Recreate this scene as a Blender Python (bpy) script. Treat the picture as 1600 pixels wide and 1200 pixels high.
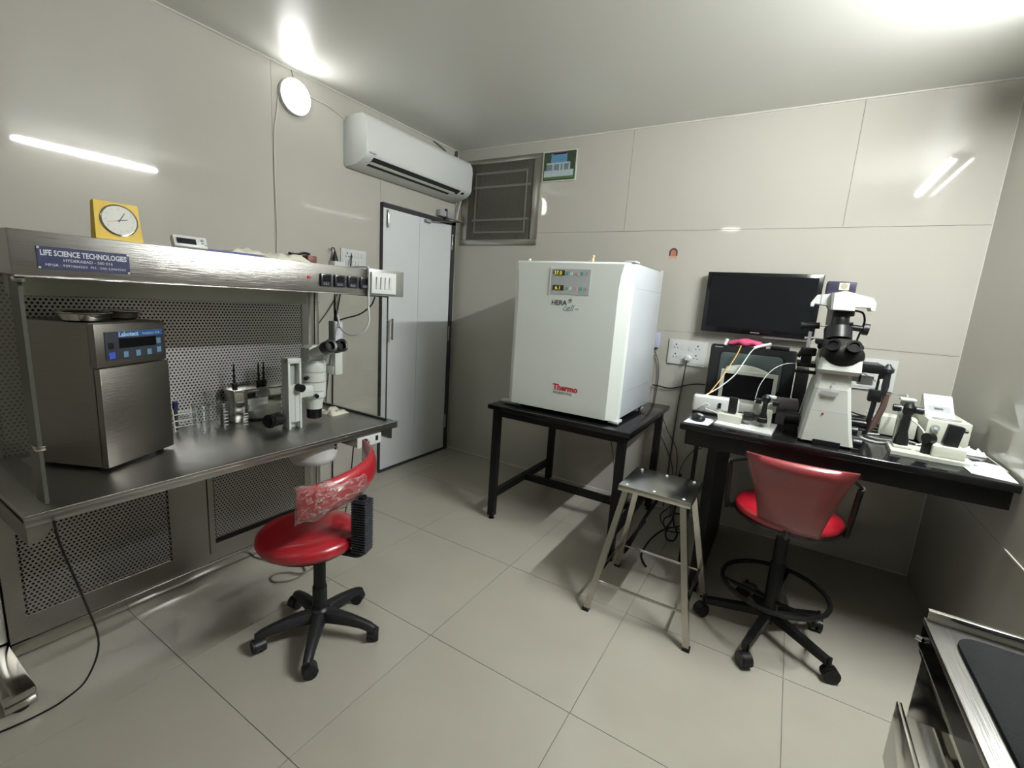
import bpy, bmesh, math, random
from mathutils import Vector as V, Matrix as M, Euler
random.seed(4)
for o in list(bpy.data.objects): bpy.data.objects.remove(o)
SC = bpy.context.scene
C = SC.collection
PI = math.pi
# ------------------------------------------------------------ camera
cam = bpy.data.cameras.new('camera'); co = bpy.data.objects.new('camera', cam); C.objects.link(co)
YAW, PITCH, ROLL = 0.5368, -0.1819, -0.0673
R = M.Rotation(YAW, 4, 'Z') @ M.Rotation(PITCH, 4, 'X') @ M.Rotation(ROLL, 4, 'Y') @ M.Rotation(PI/2, 4, 'X')
co.matrix_world = M.Translation((2.4598, -3.0638, 1.3205)) @ R
cam.sensor_width = 36; cam.lens = 715.2*36/1600; cam.clip_start = 0.02
SC.camera = co
# ------------------------------------------------------------ world, exposure
w = bpy.data.worlds.new('world'); SC.world = w; w.use_nodes = True
w.node_tree.nodes['Background'].inputs[0].default_value = (.8, .85, .9, 1)
w.node_tree.nodes['Background'].inputs[1].default_value = 0.05
SC.view_settings.view_transform = 'Standard'; SC.view_settings.look = 'None'
SC.cycles.transparent_max_bounces = 48
SC.view_settings.exposure = 0.58; SC.view_settings.gamma = 1.0; SC.view_settings.use_curve_mapping = False
L_TUBE, L_DISC, L_REAR = 430.0, 14.0, 12.0          # radiance of the three lamps of the room
# ------------------------------------------------------------ materials
MATS = {}
def mat(name, col, rough=.5, metal=0, coat=0, noise=.06, nscale=8, bump=0, bscale=60, spec=.5, emit=0, stretch=None, rvar=0, coatr=.08):
    if name in MATS: return MATS[name]
    m = bpy.data.materials.new(name); m.use_nodes = True; nt = m.node_tree; b = nt.nodes['Principled BSDF']
    b.inputs['Roughness'].default_value = rough; b.inputs['Metallic'].default_value = metal
    b.inputs['Coat Weight'].default_value = coat; b.inputs['Coat Roughness'].default_value = coatr
    b.inputs['Specular IOR Level'].default_value = spec
    tc = nt.nodes.new('ShaderNodeTexCoord'); mp = nt.nodes.new('ShaderNodeMapping')
    nt.links.new(tc.outputs['Object'], mp.inputs[0])
    if stretch: mp.inputs['Scale'].default_value = stretch
    n = nt.nodes.new('ShaderNodeTexNoise'); n.inputs['Scale'].default_value = nscale; n.inputs['Detail'].default_value = 3
    nt.links.new(mp.outputs[0], n.inputs['Vector'])
    mr = nt.nodes.new('ShaderNodeMapRange'); mr.inputs['To Min'].default_value = 1-noise; mr.inputs['To Max'].default_value = 1+noise
    nt.links.new(n.outputs['Fac'], mr.inputs['Value'])
    mx = nt.nodes.new('ShaderNodeMix'); mx.data_type = 'RGBA'; mx.blend_type = 'MULTIPLY'; mx.inputs[0].default_value = 1
    mx.inputs[6].default_value = (*col, 1)
    nt.links.new(mr.outputs[0], mx.inputs[7]); nt.links.new(mx.outputs[2], b.inputs['Base Color'])
    if rvar:
        r2 = nt.nodes.new('ShaderNodeMapRange'); r2.inputs['To Min'].default_value = max(.01, rough-rvar); r2.inputs['To Max'].default_value = rough+rvar
        nt.links.new(n.outputs['Fac'], r2.inputs['Value']); nt.links.new(r2.outputs[0], b.inputs['Roughness'])
    if bump:
        n2 = nt.nodes.new('ShaderNodeTexNoise'); n2.inputs['Scale'].default_value = bscale; n2.inputs['Detail'].default_value = 2
        nt.links.new(mp.outputs[0], n2.inputs['Vector'])
        bp = nt.nodes.new('ShaderNodeBump'); bp.inputs['Strength'].default_value = bump; bp.inputs['Distance'].default_value = .002
        nt.links.new(n2.outputs['Fac'], bp.inputs['Height']); nt.links.new(bp.outputs[0], b.inputs['Normal'])
    if emit:
        b.inputs['Emission Color'].default_value = (*col, 1); b.inputs['Emission Strength'].default_value = emit
    MATS[name] = m; return m
def glass(name, tint=(.93, .97, .94), refl=.9, base=.04, film=0, filmcol=(.8, .8, .78)):
    m = bpy.data.materials.new(name); m.use_nodes = True; nt = m.node_tree; nt.nodes.clear()
    out = nt.nodes.new('ShaderNodeOutputMaterial'); tr = nt.nodes.new('ShaderNodeBsdfTransparent'); tr.inputs[0].default_value = (*tint, 1)
    gl = nt.nodes.new('ShaderNodeBsdfGlossy'); gl.inputs['Roughness'].default_value = .03 if not film else .15
    fr = nt.nodes.new('ShaderNodeFresnel'); ge = nt.nodes.new('ShaderNodeNewGeometry'); io = nt.nodes.new('ShaderNodeMath'); io.operation = 'MULTIPLY_ADD'; io.inputs[1].default_value = 1/1.5-1.5; io.inputs[2].default_value = 1.5
    nt.links.new(ge.outputs['Backfacing'], io.inputs[0]); nt.links.new(io.outputs[0], fr.inputs[0])
    nz = nt.nodes.new('ShaderNodeTexNoise'); nz.inputs['Scale'].default_value = 8 if film else 5; nz.inputs['Distortion'].default_value = 1.5 if film else 0
    bp = nt.nodes.new('ShaderNodeBump'); bp.inputs['Strength'].default_value = (.5 if film > .1 else .15) if film else .02; bp.inputs['Distance'].default_value = .01 if film else .004
    nt.links.new(nz.outputs['Fac'], bp.inputs['Height']); nt.links.new(bp.outputs[0], gl.inputs['Normal']); nt.links.new(bp.outputs[0], fr.inputs['Normal'])
    ma = nt.nodes.new('ShaderNodeMath'); ma.operation = 'MULTIPLY_ADD'; ma.inputs[1].default_value = refl; ma.inputs[2].default_value = base
    nt.links.new(fr.outputs[0], ma.inputs[0])
    mx = nt.nodes.new('ShaderNodeMixShader'); nt.links.new(ma.outputs[0], mx.inputs[0]); nt.links.new(tr.outputs[0], mx.inputs[1]); nt.links.new(gl.outputs[0], mx.inputs[2])
    last = mx
    if film:
        df = nt.nodes.new('ShaderNodeBsdfDiffuse'); df.inputs[0].default_value = (*filmcol, 1)
        m2 = nt.nodes.new('ShaderNodeMixShader'); 
        mr = nt.nodes.new('ShaderNodeMapRange'); mr.inputs['From Min'].default_value = .46; mr.inputs['From Max'].default_value = .68; mr.inputs['To Min'].default_value = film*.25; mr.inputs['To Max'].default_value = film*2.2
        nt.links.new(nz.outputs['Fac'], mr.inputs['Value']); nt.links.new(mr.outputs[0], m2.inputs[0])
        nt.links.new(mx.outputs[0], m2.inputs[1]); nt.links.new(df.outputs[0], m2.inputs[2]); last = m2
    nt.links.new(last.outputs[0], out.inputs[0]); MATS[name] = m; return m
def emis(name, col, s):
    m = bpy.data.materials.new(name); m.use_nodes = True; nt = m.node_tree; nt.nodes.clear()
    out = nt.nodes.new('ShaderNodeOutputMaterial'); e = nt.nodes.new('ShaderNodeEmission'); e.inputs[0].default_value = (*col, 1); e.inputs[1].default_value = s
    nt.links.new(e.outputs[0], out.inputs[0]); MATS[name] = m; return m
WALL = mat('wall_laminate', (.47, .455, .40), .035, noise=.025, nscale=3, bump=.01, bscale=9, spec=.45, rvar=.01)
CEIL = mat('ceiling_paint', (.82, .82, .765), .36, noise=.02, nscale=2, bump=.05, bscale=5, spec=.6)
TILE = mat('floor_tile', (.415, .393, .33), .16, noise=.05, nscale=6, bump=.03, bscale=9, spec=.6, rvar=.06)
GROUT = mat('grout', (.24, .23, .19), .8)
CAULK = mat('caulk', (.60, .59, .53), .5)
STEEL = mat('brushed_steel', (.46, .45, .425), .30, 1, noise=.10, nscale=5, bump=.35, bscale=10, stretch=(1, 1.5, 60), rvar=.06)
STEELH = mat('worktop_steel', (.40, .395, .375), .33, 1, noise=.10, nscale=4, bump=.3, bscale=10, stretch=(60, 1.5, 1), rvar=.07)
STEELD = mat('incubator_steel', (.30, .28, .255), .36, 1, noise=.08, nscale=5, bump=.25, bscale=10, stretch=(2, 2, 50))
CHROME = mat('polished_steel', (.62, .61, .57), .12, 1, noise=.06, nscale=6, rvar=.04)
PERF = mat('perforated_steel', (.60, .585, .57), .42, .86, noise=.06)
DARKIN = mat('dark_void', (.02, .02, .02), .8)
WHITE = mat('white_plastic', (.63, .65, .63), .35, noise=.02)
CREAM = mat('cream_plastic', (.56, .58, .49), .4, noise=.02)
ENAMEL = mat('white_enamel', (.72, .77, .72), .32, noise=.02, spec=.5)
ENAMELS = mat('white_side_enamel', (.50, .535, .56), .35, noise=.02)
GREYP = mat('grey_plastic', (.34, .36, .36), .45)
BLACKP = mat('black_plastic', (.008, .008, .009), .38, noise=.1, spec=.3)
BLACKG = mat('black_gloss', (.006, .006, .007), .12, noise=.1, spec=.3)
BLACKT = mat('black_granite_laminate', (.007, .007, .008), .12, noise=.3, nscale=40, spec=.4)
BLACKM = mat('black_painted_steel', (.006, .006, .006), .4, noise=.1, spec=.25)
CHARC = mat('charcoal_plastic', (.014, .0145, .016), .42, spec=.3, noise=.1)
RED = mat('red_vinyl', (.37, .009, .02), .32, noise=.12, nscale=5, coat=.6, bump=.3, bscale=18, coatr=.1)
REDD = mat('shaded_vinyl_under_film', (.26, .03, .036), .36, noise=.22, nscale=9, coat=.8, bump=.5, bscale=22, coatr=.14)  # vinyl seen through film, its red darkened for the shaded rear of the backrest
YELLOW = mat('yellow_plastic', (.66, .44, .012), .5, noise=.04)
DOORW = mat('door_laminate', (.70, .73, .74), .22, noise=.02, spec=.5)
FRAMEB = mat('dark_aluminium', (.035, .035, .038), .4, noise=.1)
BLUEP = mat('navy_enamel', (.008, .012, .07), .5)
PAPER = mat('paper', (.80, .82, .82), .7, noise=.02)
CLOTHW = mat('cream_gauze', (.72, .70, .58), .9, noise=.12, bump=.4, bscale=80)
PINK = mat('pink_cloth', (.55, .06, .16), .7, noise=.2, nscale=30, bump=.5, bscale=60)
SILVER = mat('silver_paint', (.55, .55, .56), .35, .6, noise=.04)
GREENB = mat('teal_key', (.10, .38, .36), .4)
MATB = mat('black_rubber_mat', (.016, .0165, .017), .9, spec=.08, noise=.15, nscale=12, bump=.3, bscale=120)
GLASS = glass('clear_glass', (.975, .985, .97), 1.0, .0)
LABG = glass('lab_glass', (.97, .98, .98), 1.6, .07)
FILM2 = glass('tight_plastic_film', (.93, .86, .85), .25, .015, film=.02)
FILM = glass('plastic_film', (.96, .93, .92), .9, .03, film=.16)
SCREEN = mat('crt_glass', (.06, .08, .08), .08, noise=.05, spec=.5)
LCD = mat('lcd_black', (.003, .003, .004), .25, spec=.2)
YLW = emis('led_digits_yellow', (.80, .75, .15), .75)
BLUEK = mat('blue_keys', (.13, .26, .40), .4)
BLUEC = mat('blue_power_key', (.06, .12, .60), .35)
# ------------------------------------------------------------ mesh builder
class B:
    def __init__(s): s.bm = bmesh.new()
    def _add(s, vs, fs):
        bv = [s.bm.verts.new(V(v)) for v in vs]
        for f in fs:
            try: s.bm.faces.new([bv[i] for i in f])
            except ValueError: pass
        return bv
    def box(s, c, sz, rot=None, bev=0, seg=2):
        t = bmesh.new(); bmesh.ops.create_cube(t, size=1)
        bmesh.ops.scale(t, vec=V(sz), verts=t.verts)
        if bev: bmesh.ops.bevel(t, geom=list(t.edges), offset=bev, segments=seg, affect='EDGES', profile=.5)
        m = M.Translation(V(c))
        if rot is not None: m = m @ (rot if isinstance(rot, M) else M.Rotation(rot, 4, 'Z'))
        bmesh.ops.transform(t, matrix=m, verts=t.verts); s._merge(t); return s
    def _merge(s, t):
        me = bpy.data.meshes.new('t'); t.to_mesh(me); t.free(); s.bm.from_mesh(me); bpy.data.meshes.remove(me)
    def bx(s, x0, x1, y0, y1, z0, z1, bev=0, seg=2):
        return s.box(((x0+x1)/2, (y0+y1)/2, (z0+z1)/2), (abs(x1-x0), abs(y1-y0), abs(z1-z0)), None, bev, seg)
    def frame(s, d):
        d = V(d).normalized(); u = d.orthogonal().normalized() if abs(d.z) < .99 else V((1, 0, 0)); u = (u - d*u.dot(d)).normalized()
        return u, d.cross(u)
    def lathe(s, o, d, prof, n=24, cap=True):
        o = V(o); d = V(d).normalized(); u, w_ = s.frame(d); vs = []; fs = []
        for (r, h) in prof:
            for k in range(n):
                a = 2*PI*k/n; vs.append(o + d*h + (u*math.cos(a) + w_*math.sin(a))*max(r, 1e-5))
        for i in range(len(prof)-1):
            for k in range(n):
                k2 = (k+1) % n; fs.append((i*n+k, i*n+k2, (i+1)*n+k2, (i+1)*n+k))
        if cap:
            fs.append(tuple(range(n))[::-1]); fs.append(tuple((len(prof)-1)*n+k for k in range(n)))
        s._add(vs, fs); return s
    def cyl(s, p0, p1, r0, r1=None, n=20):
        p0 = V(p0); p1 = V(p1); r1 = r0 if r1 is None else r1
        return s.lathe(p0, p1-p0, [(r0, 0), (r1, (p1-p0).length)], n)
    def tube(s, pts, r, n=7, sm=6, closed=False):
        P = [V(p) for p in pts]
        if sm and len(P) > 2:
            Q = []; N = len(P); rng = N if closed else N-1
            for i in range(rng):
                a = P[(i-1) % N] if (closed or i > 0) else P[0]*2-P[1]
                b, c = P[i], P[(i+1) % N]; d = P[(i+2) % N] if (closed or i+2 < N) else P[-1]*2-P[-2]
                for k in range(sm):
                    t = k/sm; Q.append(.5*((2*b)+(c-a)*t+(2*a-5*b+4*c-d)*t*t+(3*b-a-3*c+d)*t**3))
            if not closed: Q.append(P[-1])
            P = Q
        vs = []; fs = []; N = len(P); u = None
        for i in range(N):
            if closed: d = P[(i+1) % N]-P[i-1]
            else: d = P[min(i+1, N-1)]-P[max(i-1, 0)]
            d = d.normalized() if d.length > 1e-9 else V((0, 0, 1))
            if u is None: u = d.orthogonal().normalized()
            u = (u-d*u.dot(d)); u = u.normalized() if u.length > 1e-6 else d.orthogonal().normalized()
            w_ = d.cross(u)
            for k in range(n):
                a = 2*PI*k/n; vs.append(P[i]+(u*math.cos(a)+w_*math.sin(a))*r)
        for i in range(N if closed else N-1):
            j = (i+1) % N
            for k in range(n):
                k2 = (k+1) % n; fs.append((i*n+k, i*n+k2, j*n+k2, j*n+k))
        if not closed: fs.append(tuple(range(n))[::-1]); fs.append(tuple((N-1)*n+k for k in range(n)))
        s._add(vs, fs); return s
    def prism(s, poly, ext):           # poly: 3D points, ext: vector
        n = len(poly); e = V(ext); vs = [V(p) for p in poly]+[V(p)+e for p in poly]
        fs = [tuple(range(n))[::-1], tuple(n+i for i in range(n))]+[(i, (i+1) % n, n+(i+1) % n, n+i) for i in range(n)]
        s._add(vs, fs); return s
    def loft(s, rings, cap=True, closed=True):
        n = len(rings[0]); vs = [V(p) for r_ in rings for p in r_]; fs = []
        for i in range(len(rings)-1):
            for k in range(n if closed else n-1):
                k2 = (k+1) % n; fs.append((i*n+k, i*n+k2, (i+1)*n+k2, (i+1)*n+k))
        if cap: fs.append(tuple(range(n))[::-1]); fs.append(tuple((len(rings)-1)*n+k for k in range(n)))
        s._add(vs, fs); return s
    def ell(s, c, r, n=16, m=10, rot=None):
        t = bmesh.new(); bmesh.ops.create_uvsphere(t, u_segments=n, v_segments=m, radius=1)
        mm = M.Translation(V(c)) @ (rot if rot is not None else M()) @ M.Diagonal((*r, 1))
        bmesh.ops.transform(t, matrix=mm, verts=t.verts); s._merge(t); return s
    def sub(s, name):
        pass
WM = {}
ORD = []
def link(o, parent, Mw):
    C.objects.link(o); WM[o.name] = Mw
    if parent is not None: o.parent = parent
    ORD.append(o)
def finish(me, smooth, ang=32):
    bm = bmesh.new(); bm.from_mesh(me); bmesh.ops.recalc_face_normals(bm, faces=bm.faces)
    if smooth:
        for f in bm.faces: f.smooth = True
        for e in bm.edges:
            e.smooth = not (len(e.link_faces) != 2 or e.calc_face_angle(0) > math.radians(ang))
    bm.to_mesh(me); bm.free()
def part(name, b, m, parent=None, label=None, kind=None, smooth=True, ang=32):
    me = bpy.data.meshes.new(name)
    inv = WM[parent.name].inverted() if parent is not None else M()
    bmesh.ops.transform(b.bm, matrix=inv, verts=b.bm.verts); b.bm.to_mesh(me); b.bm.free(); finish(me, smooth, ang)
    me.materials.append(m)
    o = bpy.data.objects.new(name, me); link(o, parent, WM[parent.name] if parent is not None else M())
    if label: o['label'] = label
    if kind: o['kind'] = kind
    return o
def thing(name, label, cat, loc=(0, 0, 0), rz=0, group=None, kind=None):
    o = bpy.data.objects.new(name, None); o.empty_display_size = .05
    o.location = loc; o.rotation_euler = (0, 0, rz)
    link(o, None, M.Translation(V(loc)) @ M.Rotation(rz, 4, 'Z'))
    if kind: o['kind'] = kind
    else: o['label'] = label; o['category'] = cat
    if group: o['group'] = group
    return o
def solo(name, b, m, label, cat, loc=(0, 0, 0), group=None, kind=None, smooth=True, ang=32):
    me = bpy.data.meshes.new(name)
    bmesh.ops.transform(b.bm, matrix=M.Translation(-V(loc)), verts=b.bm.verts); b.bm.to_mesh(me); b.bm.free(); finish(me, smooth, ang)
    me.materials.append(m); o = bpy.data.objects.new(name, me); o.location = loc; link(o, None, M.Translation(V(loc)))
    if kind: o['kind'] = kind
    else: o['label'] = label; o['category'] = cat
    if group: o['group'] = group
    return o
def text(s_, size, m, name, parent, org, right, up, depth=.0006, align='LEFT', bold=0, shear=0, width=None):
    cu = bpy.data.curves.new('txt', 'FONT'); cu.body = s_; cu.size = size; cu.align_x = align; cu.extrude = depth/2; cu.offset = bold; cu.resolution_u = 2; cu.shear = shear
    ob = bpy.data.objects.new('txt', cu); C.objects.link(ob); dg = bpy.context.evaluated_depsgraph_get(); dg.update()
    me = bpy.data.meshes.new_from_object(ob.evaluated_get(dg)); bpy.data.objects.remove(ob); bpy.data.curves.remove(cu)
    r_ = V(right).normalized(); u = V(up).normalized(); nn = r_.cross(u); org = V(org)
    inv = WM[parent.name].inverted() if parent is not None else M()
    if width:
        x0_, x1_ = min(v.co.x for v in me.vertices), max(v.co.x for v in me.vertices); k_ = width/(x1_-x0_)
        for v in me.vertices: v.co.x *= k_
    for v in me.vertices: v.co = inv @ (org + r_*v.co.x + u*v.co.y + nn*v.co.z)
    me.materials.clear(); me.materials.append(m); me.name = name
    o = bpy.data.objects.new(name, me); link(o, parent, WM[parent.name] if parent is not None else M()); return o
def copy_tree(o, parent, loc, rz=None):
    c = o.copy(); C.objects.link(c); WM[c.name] = M()
    if parent is None:
        c.location = loc
        if rz is not None: c.rotation_euler = (0, 0, rz)
    else: c.parent = parent
    for ch in [x for x in ORD if x.parent == o]: copy_tree(ch, c, None)
    return c
# ============================================================ ROOM
W, H, YF = 3.1847, 2.4413, -4.4
fl = thing('floor', '', '', (0, 0, 0), kind='structure')
part('subfloor', B().bx(-.1, W+.1, YF-.1, .1, -.08, -.004), GROUT, fl, kind='structure')
TS = .6; g = .0012
x0, y0 = .8263, -1.2242
xs = [0]+[x0+TS*i for i in range(-1, 4)]+[W]; ys = [0]
yy = y0+2*TS
ys = [0]+[y0+TS-TS*k for k in range(0, 6)]+[YF]
xs = sorted(set(round(x, 4) for x in xs if 0 <= x <= W)); ys = sorted(set(round(y, 4) for y in ys if YF <= y <= 0))
for i in range(len(xs)-1):
    for j in range(len(ys)-1):
        part('tile', B().bx(xs[i]+g, xs[i+1]-g, ys[j]+g, ys[j+1]-g, -.0045, 0), TILE, fl, smooth=False)
solo('ceiling', B().bx(-.1, W+.1, YF-.1, .1, H, H+.1), CEIL, '', '', (0, 0, H), kind='structure', smooth=False)
def wall(name, core, panels, axis, face, out):
    t = thing(name, '', '', (0, 0, 0), kind='structure')
    part('wall_core', B().bx(*core), GROUT, t, kind='structure')
    for (a0, a1, z0, z1) in panels:
        gg = .0009
        if axis == 'x': b = B().bx(a0+gg, a1-gg, face, face+out, z0+gg, z1-gg)
        else: b = B().bx(face, face+out, a0+gg, a1-gg, z0+gg, z1-gg)
        part('wall_panel', b, WALL, t, smooth=False)
    return t
wb = wall('wall_back', (-.1, W+.1, .004, .1, 0, H), [(0, 1.417, 1.812, H), (1.417, 2.606, 1.812, H), (2.606, W, 1.812, H), (1.72, W, 0, 1.19)], 'x', 0, .0045)
gg_ = .0011
part('wall_panel', B().prism([(gg_, 0, 0), (1.72-gg_, 0, 0), (1.72-gg_, 0, 1.19+gg_), (W-gg_, 0, 1.19+gg_), (W-gg_, 0, 1.812-gg_), (gg_, 0, 1.812-gg_)], (0, .0045, 0)), WALL, wb, smooth=False)
wl = wall('wall_left', (-.1, -.004, YF, 0, 0, H), [(YF, -2.75, 0, 1.22), (YF, -2.75, 1.22, H), (-2.75, -1.54, 0, H), (-1.54, -.80, 0, H), (-.80, 0, 1.90, H), (-.80, 0, 0, 1.90)], 'y', -.0045, .0045)
wr = wall('wall_right', (W+.004, W+.1, YF, 0, 0, H), [(YF, -1.9, .6, H), (YF, -1.9, 0, .6), (-1.9, 0, .6, H), (-1.9, 0, 0, .6)], 'y', W, .0045)
wf = wall('wall_rear', (-.1, W+.1, YF-.1, YF-.004, 0, H), [(0, 1.6, 0, H), (1.6, W, 0, H)], 'x', YF-.0045, .0045)
# caulk beads along the edges
def bead(name, p0, p1, r=.004):
    solo(name, B().tube([p0, p1], r, 6, 0), CAULK, '', '', p0, kind='structure')
bead('trim_1', (.002, YF, H-.004), (.002, 0, H-.004), .005); bead('trim_2', (0, -.002, H-.004), (W, -.002, H-.004), .005)
bead('trim_3', (0, -.003, .004), (W, -.003, .004), .005); bead('trim_4', (W-.001, -.001, 0), (W-.001, -.001, H), .0025)
bead('trim_5', (.002, -.002, .0), (.002, -.002, H), .004)
solo('trim_6', B().bx(W-.003, W, -1.9, -.956, .599, .604), mat('trim_bright', (.7, .66, .58), .3), '', '', (W, -1.4, .6), kind='structure')
# ------------------------------------------------------------ lamps
t = thing('tube_light', 'white tube light on a slim batten high on the right wall', 'light', (W, -1.3, 2.34))
part('batten', B().bx(W-.028, W, -1.82, -.80, 2.325, 2.36, .004), WHITE, t)
part('end_cap', B().bx(W-.062, W-.026, -1.83, -1.80, 2.325, 2.36, .004), WHITE, t); part('end_cap', B().bx(W-.062, W-.026, -.82, -.79, 2.325, 2.36, .004), WHITE, t)
part('lamp_tube', B().cyl((W-.045, -1.80, 2.34), (W-.045, -.82, 2.34), .0125, n=14), emis('tube_glow', (.965, .995, 1), L_TUBE), t)
def disc_lamp(name, label, loc, d, r, e):
    t = thing(name, label, 'light', loc); d = V(d)
    part('lamp_rim', B().lathe(loc, d, [(r*1.03, 0), (r*1.06, .008), (r*1.03, .022), (r*.99, .024)], 40), WHITE, t)
    part('diffuser', B().lathe(V(loc)+d*.0235, d, [(r*.985, 0), (r*.96, .005), (r*.7, .0075), (0, .008)], 40), emis(name+'_glow', (.99, .99, .97), e), t)
disc_lamp('round_wall_light', 'round glowing white LED lamp on the left wall below the ceiling', (0.001, -1.416, 2.305), (1, 0, 0), .086, L_DISC)
disc_lamp('round_ceiling_light', 'round white LED lamp on the ceiling behind the camera', (1.58, -3.75, H-.001), (0, 0, -1), .12, L_REAR)
# ------------------------------------------------------------ window grille
wn = thing('window_1', '', '', (.42, 0, 1.727), kind='structure')
SG = mat('dull_frame_steel', (.40, .39, .35), .28, .9, noise=.1, nscale=7)
wx0, wx1, wz0, wz1 = .075, .764, 1.727, 2.357
for (a, b_, c, d) in ((wx0, wx1, wz0, wz0+.04), (wx0, wx1, wz1-.035, wz1), (wx0, wx0+.05, wz0+.04, wz1-.035), (wx1-.055, wx1, wz0+.04, wz1-.035)):
    part('window_frame', B().bx(a, b_, -.014, -.0005, c, d, .003), SG, wn, kind='structure')
part('backing_panel', B().bx(wx0+.05, wx1-.05, -.0035, -.0008, wz0+.03, wz1-.03), mat('dim_glass', (.10, .095, .075), .3, noise=.2), wn, kind='structure')
MESH = mat('mesh_screen', (.115, .11, .09), .4, noise=.15, nscale=60)
b = B()
n = 46
for k in range(n+1):
    x = wx0+.05+(wx1-wx0-.105)*k/n; b.bx(x-.0017, x+.0017, -.0075, -.005, wz0+.04, wz1-.035)
for k in range(42):
    z = wz0+.04+(wz1-wz0-.075)*k/41; b.bx(wx0+.05, wx1-.055, -.0058, -.0046, z-.0012, z+.0012)
part('insect_screen', b, MESH, wn, kind='stuff', smooth=False)
bar = mat('grille_bar', (.17, .165, .14), .4, noise=.1)
for (a, b_, c, d) in ((.19, .66, 2.245, 2.262), (.17, .69, 2.145, 2.162), (.17, .69, 1.905, 1.922), (.19, .66, 1.815, 1.828)):
    part('grille_bar', B().bx(a, b_, -.012, -.0078, c, d), bar, wn)
for (a, c, d) in ((.19, 1.82, 2.255), (.645, 1.82, 2.255)): part('grille_bar', B().bx(a, a+.014, -.0116, -.0077, c, d), bar, wn)
# ------------------------------------------------------------ door
dr = thing('door_1', '', '', (0, -.42, 0), kind='structure')
b = B(); b.bx(.0005, .026, -.80, -.794, 0, 1.90); b.bx(.0005, .03, -.072, -.03, 0, 1.90); b.bx(.0005, .03, -.80, -.03, 1.872, 1.90)
part('door_frame', b, FRAMEB, dr, smooth=False)
part('door_leaf', B().bx(.002, .022, -.792, -.44, .022, 1.869), DOORW, dr, smooth=False)
part('door_leaf', B().bx(.002, .0225, -.438, -.075, .022, 1.869), DOORW, dr, smooth=False)
part('threshold_strip', B().bx(.001, .026, -.79, -.05, 0, .02), FRAMEB, dr)
part('door_handle', B().cyl((.065, -.735, .985), (.065, -.735, 1.135), .008, n=12).cyl((.02, -.735, 1.0), (.065, -.735, 1.0), .006).cyl((.02, -.735, 1.12), (.065, -.735, 1.12), .006), CHROME, dr)
b = B().tube([(.03, -.76, 1.855), (.036, -.76, 1.84), (.036, -.76, 1.76), (.03, -.76, 1.745)], .006, 8); b.bx(.022, .03, -.768, -.752, 1.745, 1.86)
part('tower_bolt', b, CHROME, dr)
for z in (1.68, .95, .2): part('hinge', B().cyl((.031, -.068, z), (.031, -.068, z+.12), .006, n=10), CHROME, dr)
t = thing('door_closer', 'grey hydraulic door closer with a folding arm above the white door', 'door closer', (0, -.16, 1.93))
part('closer_body', B().bx(.001, .05, -.245, -.075, 1.915, 1.96, .008), GREYP, t)
part('closer_arm', B().tube([(.04, -.17, 1.912), (.11, -.05, 1.895)], .006, 6, 0).tube([(.11, -.05, 1.895), (.05, -.36, 1.855)], .005, 6, 0), CHROME, t)
part('arm_shoe', B().bx(.022, .055, -.40, -.335, 1.842, 1.862, .004), GREYP, t)
part('pivot_knob', B().cyl((.04, -.17, 1.90), (.04, -.17, 1.975), .012, n=12), BLACKP, t)
# ------------------------------------------------------------ air conditioner
t = thing('air_conditioner', 'white split air conditioner on the left wall above the door', 'air conditioner', (0, -.58, 2.04))
def acprof(y, s=1):
    P = []
    pts = [(.001, 2.045), (.001, 2.325), (.10, 2.335), (.145, 2.333), (.178, 2.318), (.195, 2.29), (.20, 2.25), (.195, 2.12), (.185, 2.095), (.15, 2.07), (.10, 2.052), (.05, 2.045)]
    cx, cz = .09, 2.19
    return [V((cx+(p[0]-cx)*s if p[0] > .002 else p[0], y, cz+(p[1]-cz)*s)) for p in pts]
ya, yb = -1.085, -.06
part('casing', B().loft([acprof(ya, .97), acprof(ya+.012), acprof(yb-.012), acprof(yb, .97)]), WHITE, t, ang=50)
# outlet: slanted slot on the lower front edge
def ribbon(y0_, y1_, a, c, th, mt, nm, off=.0015):
    a = V((a[0], 0, a[1])); c = V((c[0], 0, c[1])); d = (c-a); nrm = V((d.z, 0, -d.x)).normalized()
    if nrm.x < 0: nrm = -nrm
    q = [a+nrm*off, c+nrm*off, c+nrm*(off-th), a+nrm*(off-th)]
    part(nm, B().prism([V((p.x, y0_, p.z)) for p in q], (0, y1_-y0_, 0)), mt, t, smooth=False)
ribbon(ya+.06, yb-.13, (.188, 2.094), (.152, 2.072), .004, DARKIN, 'air_outlet')
ribbon(ya+.062, yb-.20, (.140, 2.066), (.120, 2.059), .004, DARKIN, 'air_outlet')
ribbon(ya+.062, yb-.16, (.160, 2.078), (.142, 2.068), .004, CREAM, 'louver', off=.004)
part('display_dot', B().bx(.17, .186, yb-.10, yb-.085, 2.078, 2.09), BLACKP, t)
part('badge', B().bx(.195, .1995, ya+.02, ya+.07, 2.112, 2.12), SILVER, t)
part('mounting_plate', B().bx(.0005, .006, ya-.008, ya, 2.06, 2.30), GREYP, t)
solo('drain_pipe', B().tube([(.10, -.055, 2.10), (.06, -.030, 2.03), (.03, -.022, 1.93), (.016, -.018, 1.8), (.016, -.016, 1.0), (.016, -.016, .05)], .006, 8), CAULK, 'thin cream drain pipe running down the corner beside the door', 'pipe', (.016, -.016, .05))
solo('cable', B().tube([(.003, -.30, H-.012), (.02, -.2, 2.40), (.03, -.16, 2.36), (.06, -.13, 2.336)], .004, 6), mat('dark_cable', (.05, .045, .04), .6), 'dark cable looping from the ceiling corner to the air conditioner', 'cable', (.003, -.3, 2.43))
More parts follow.
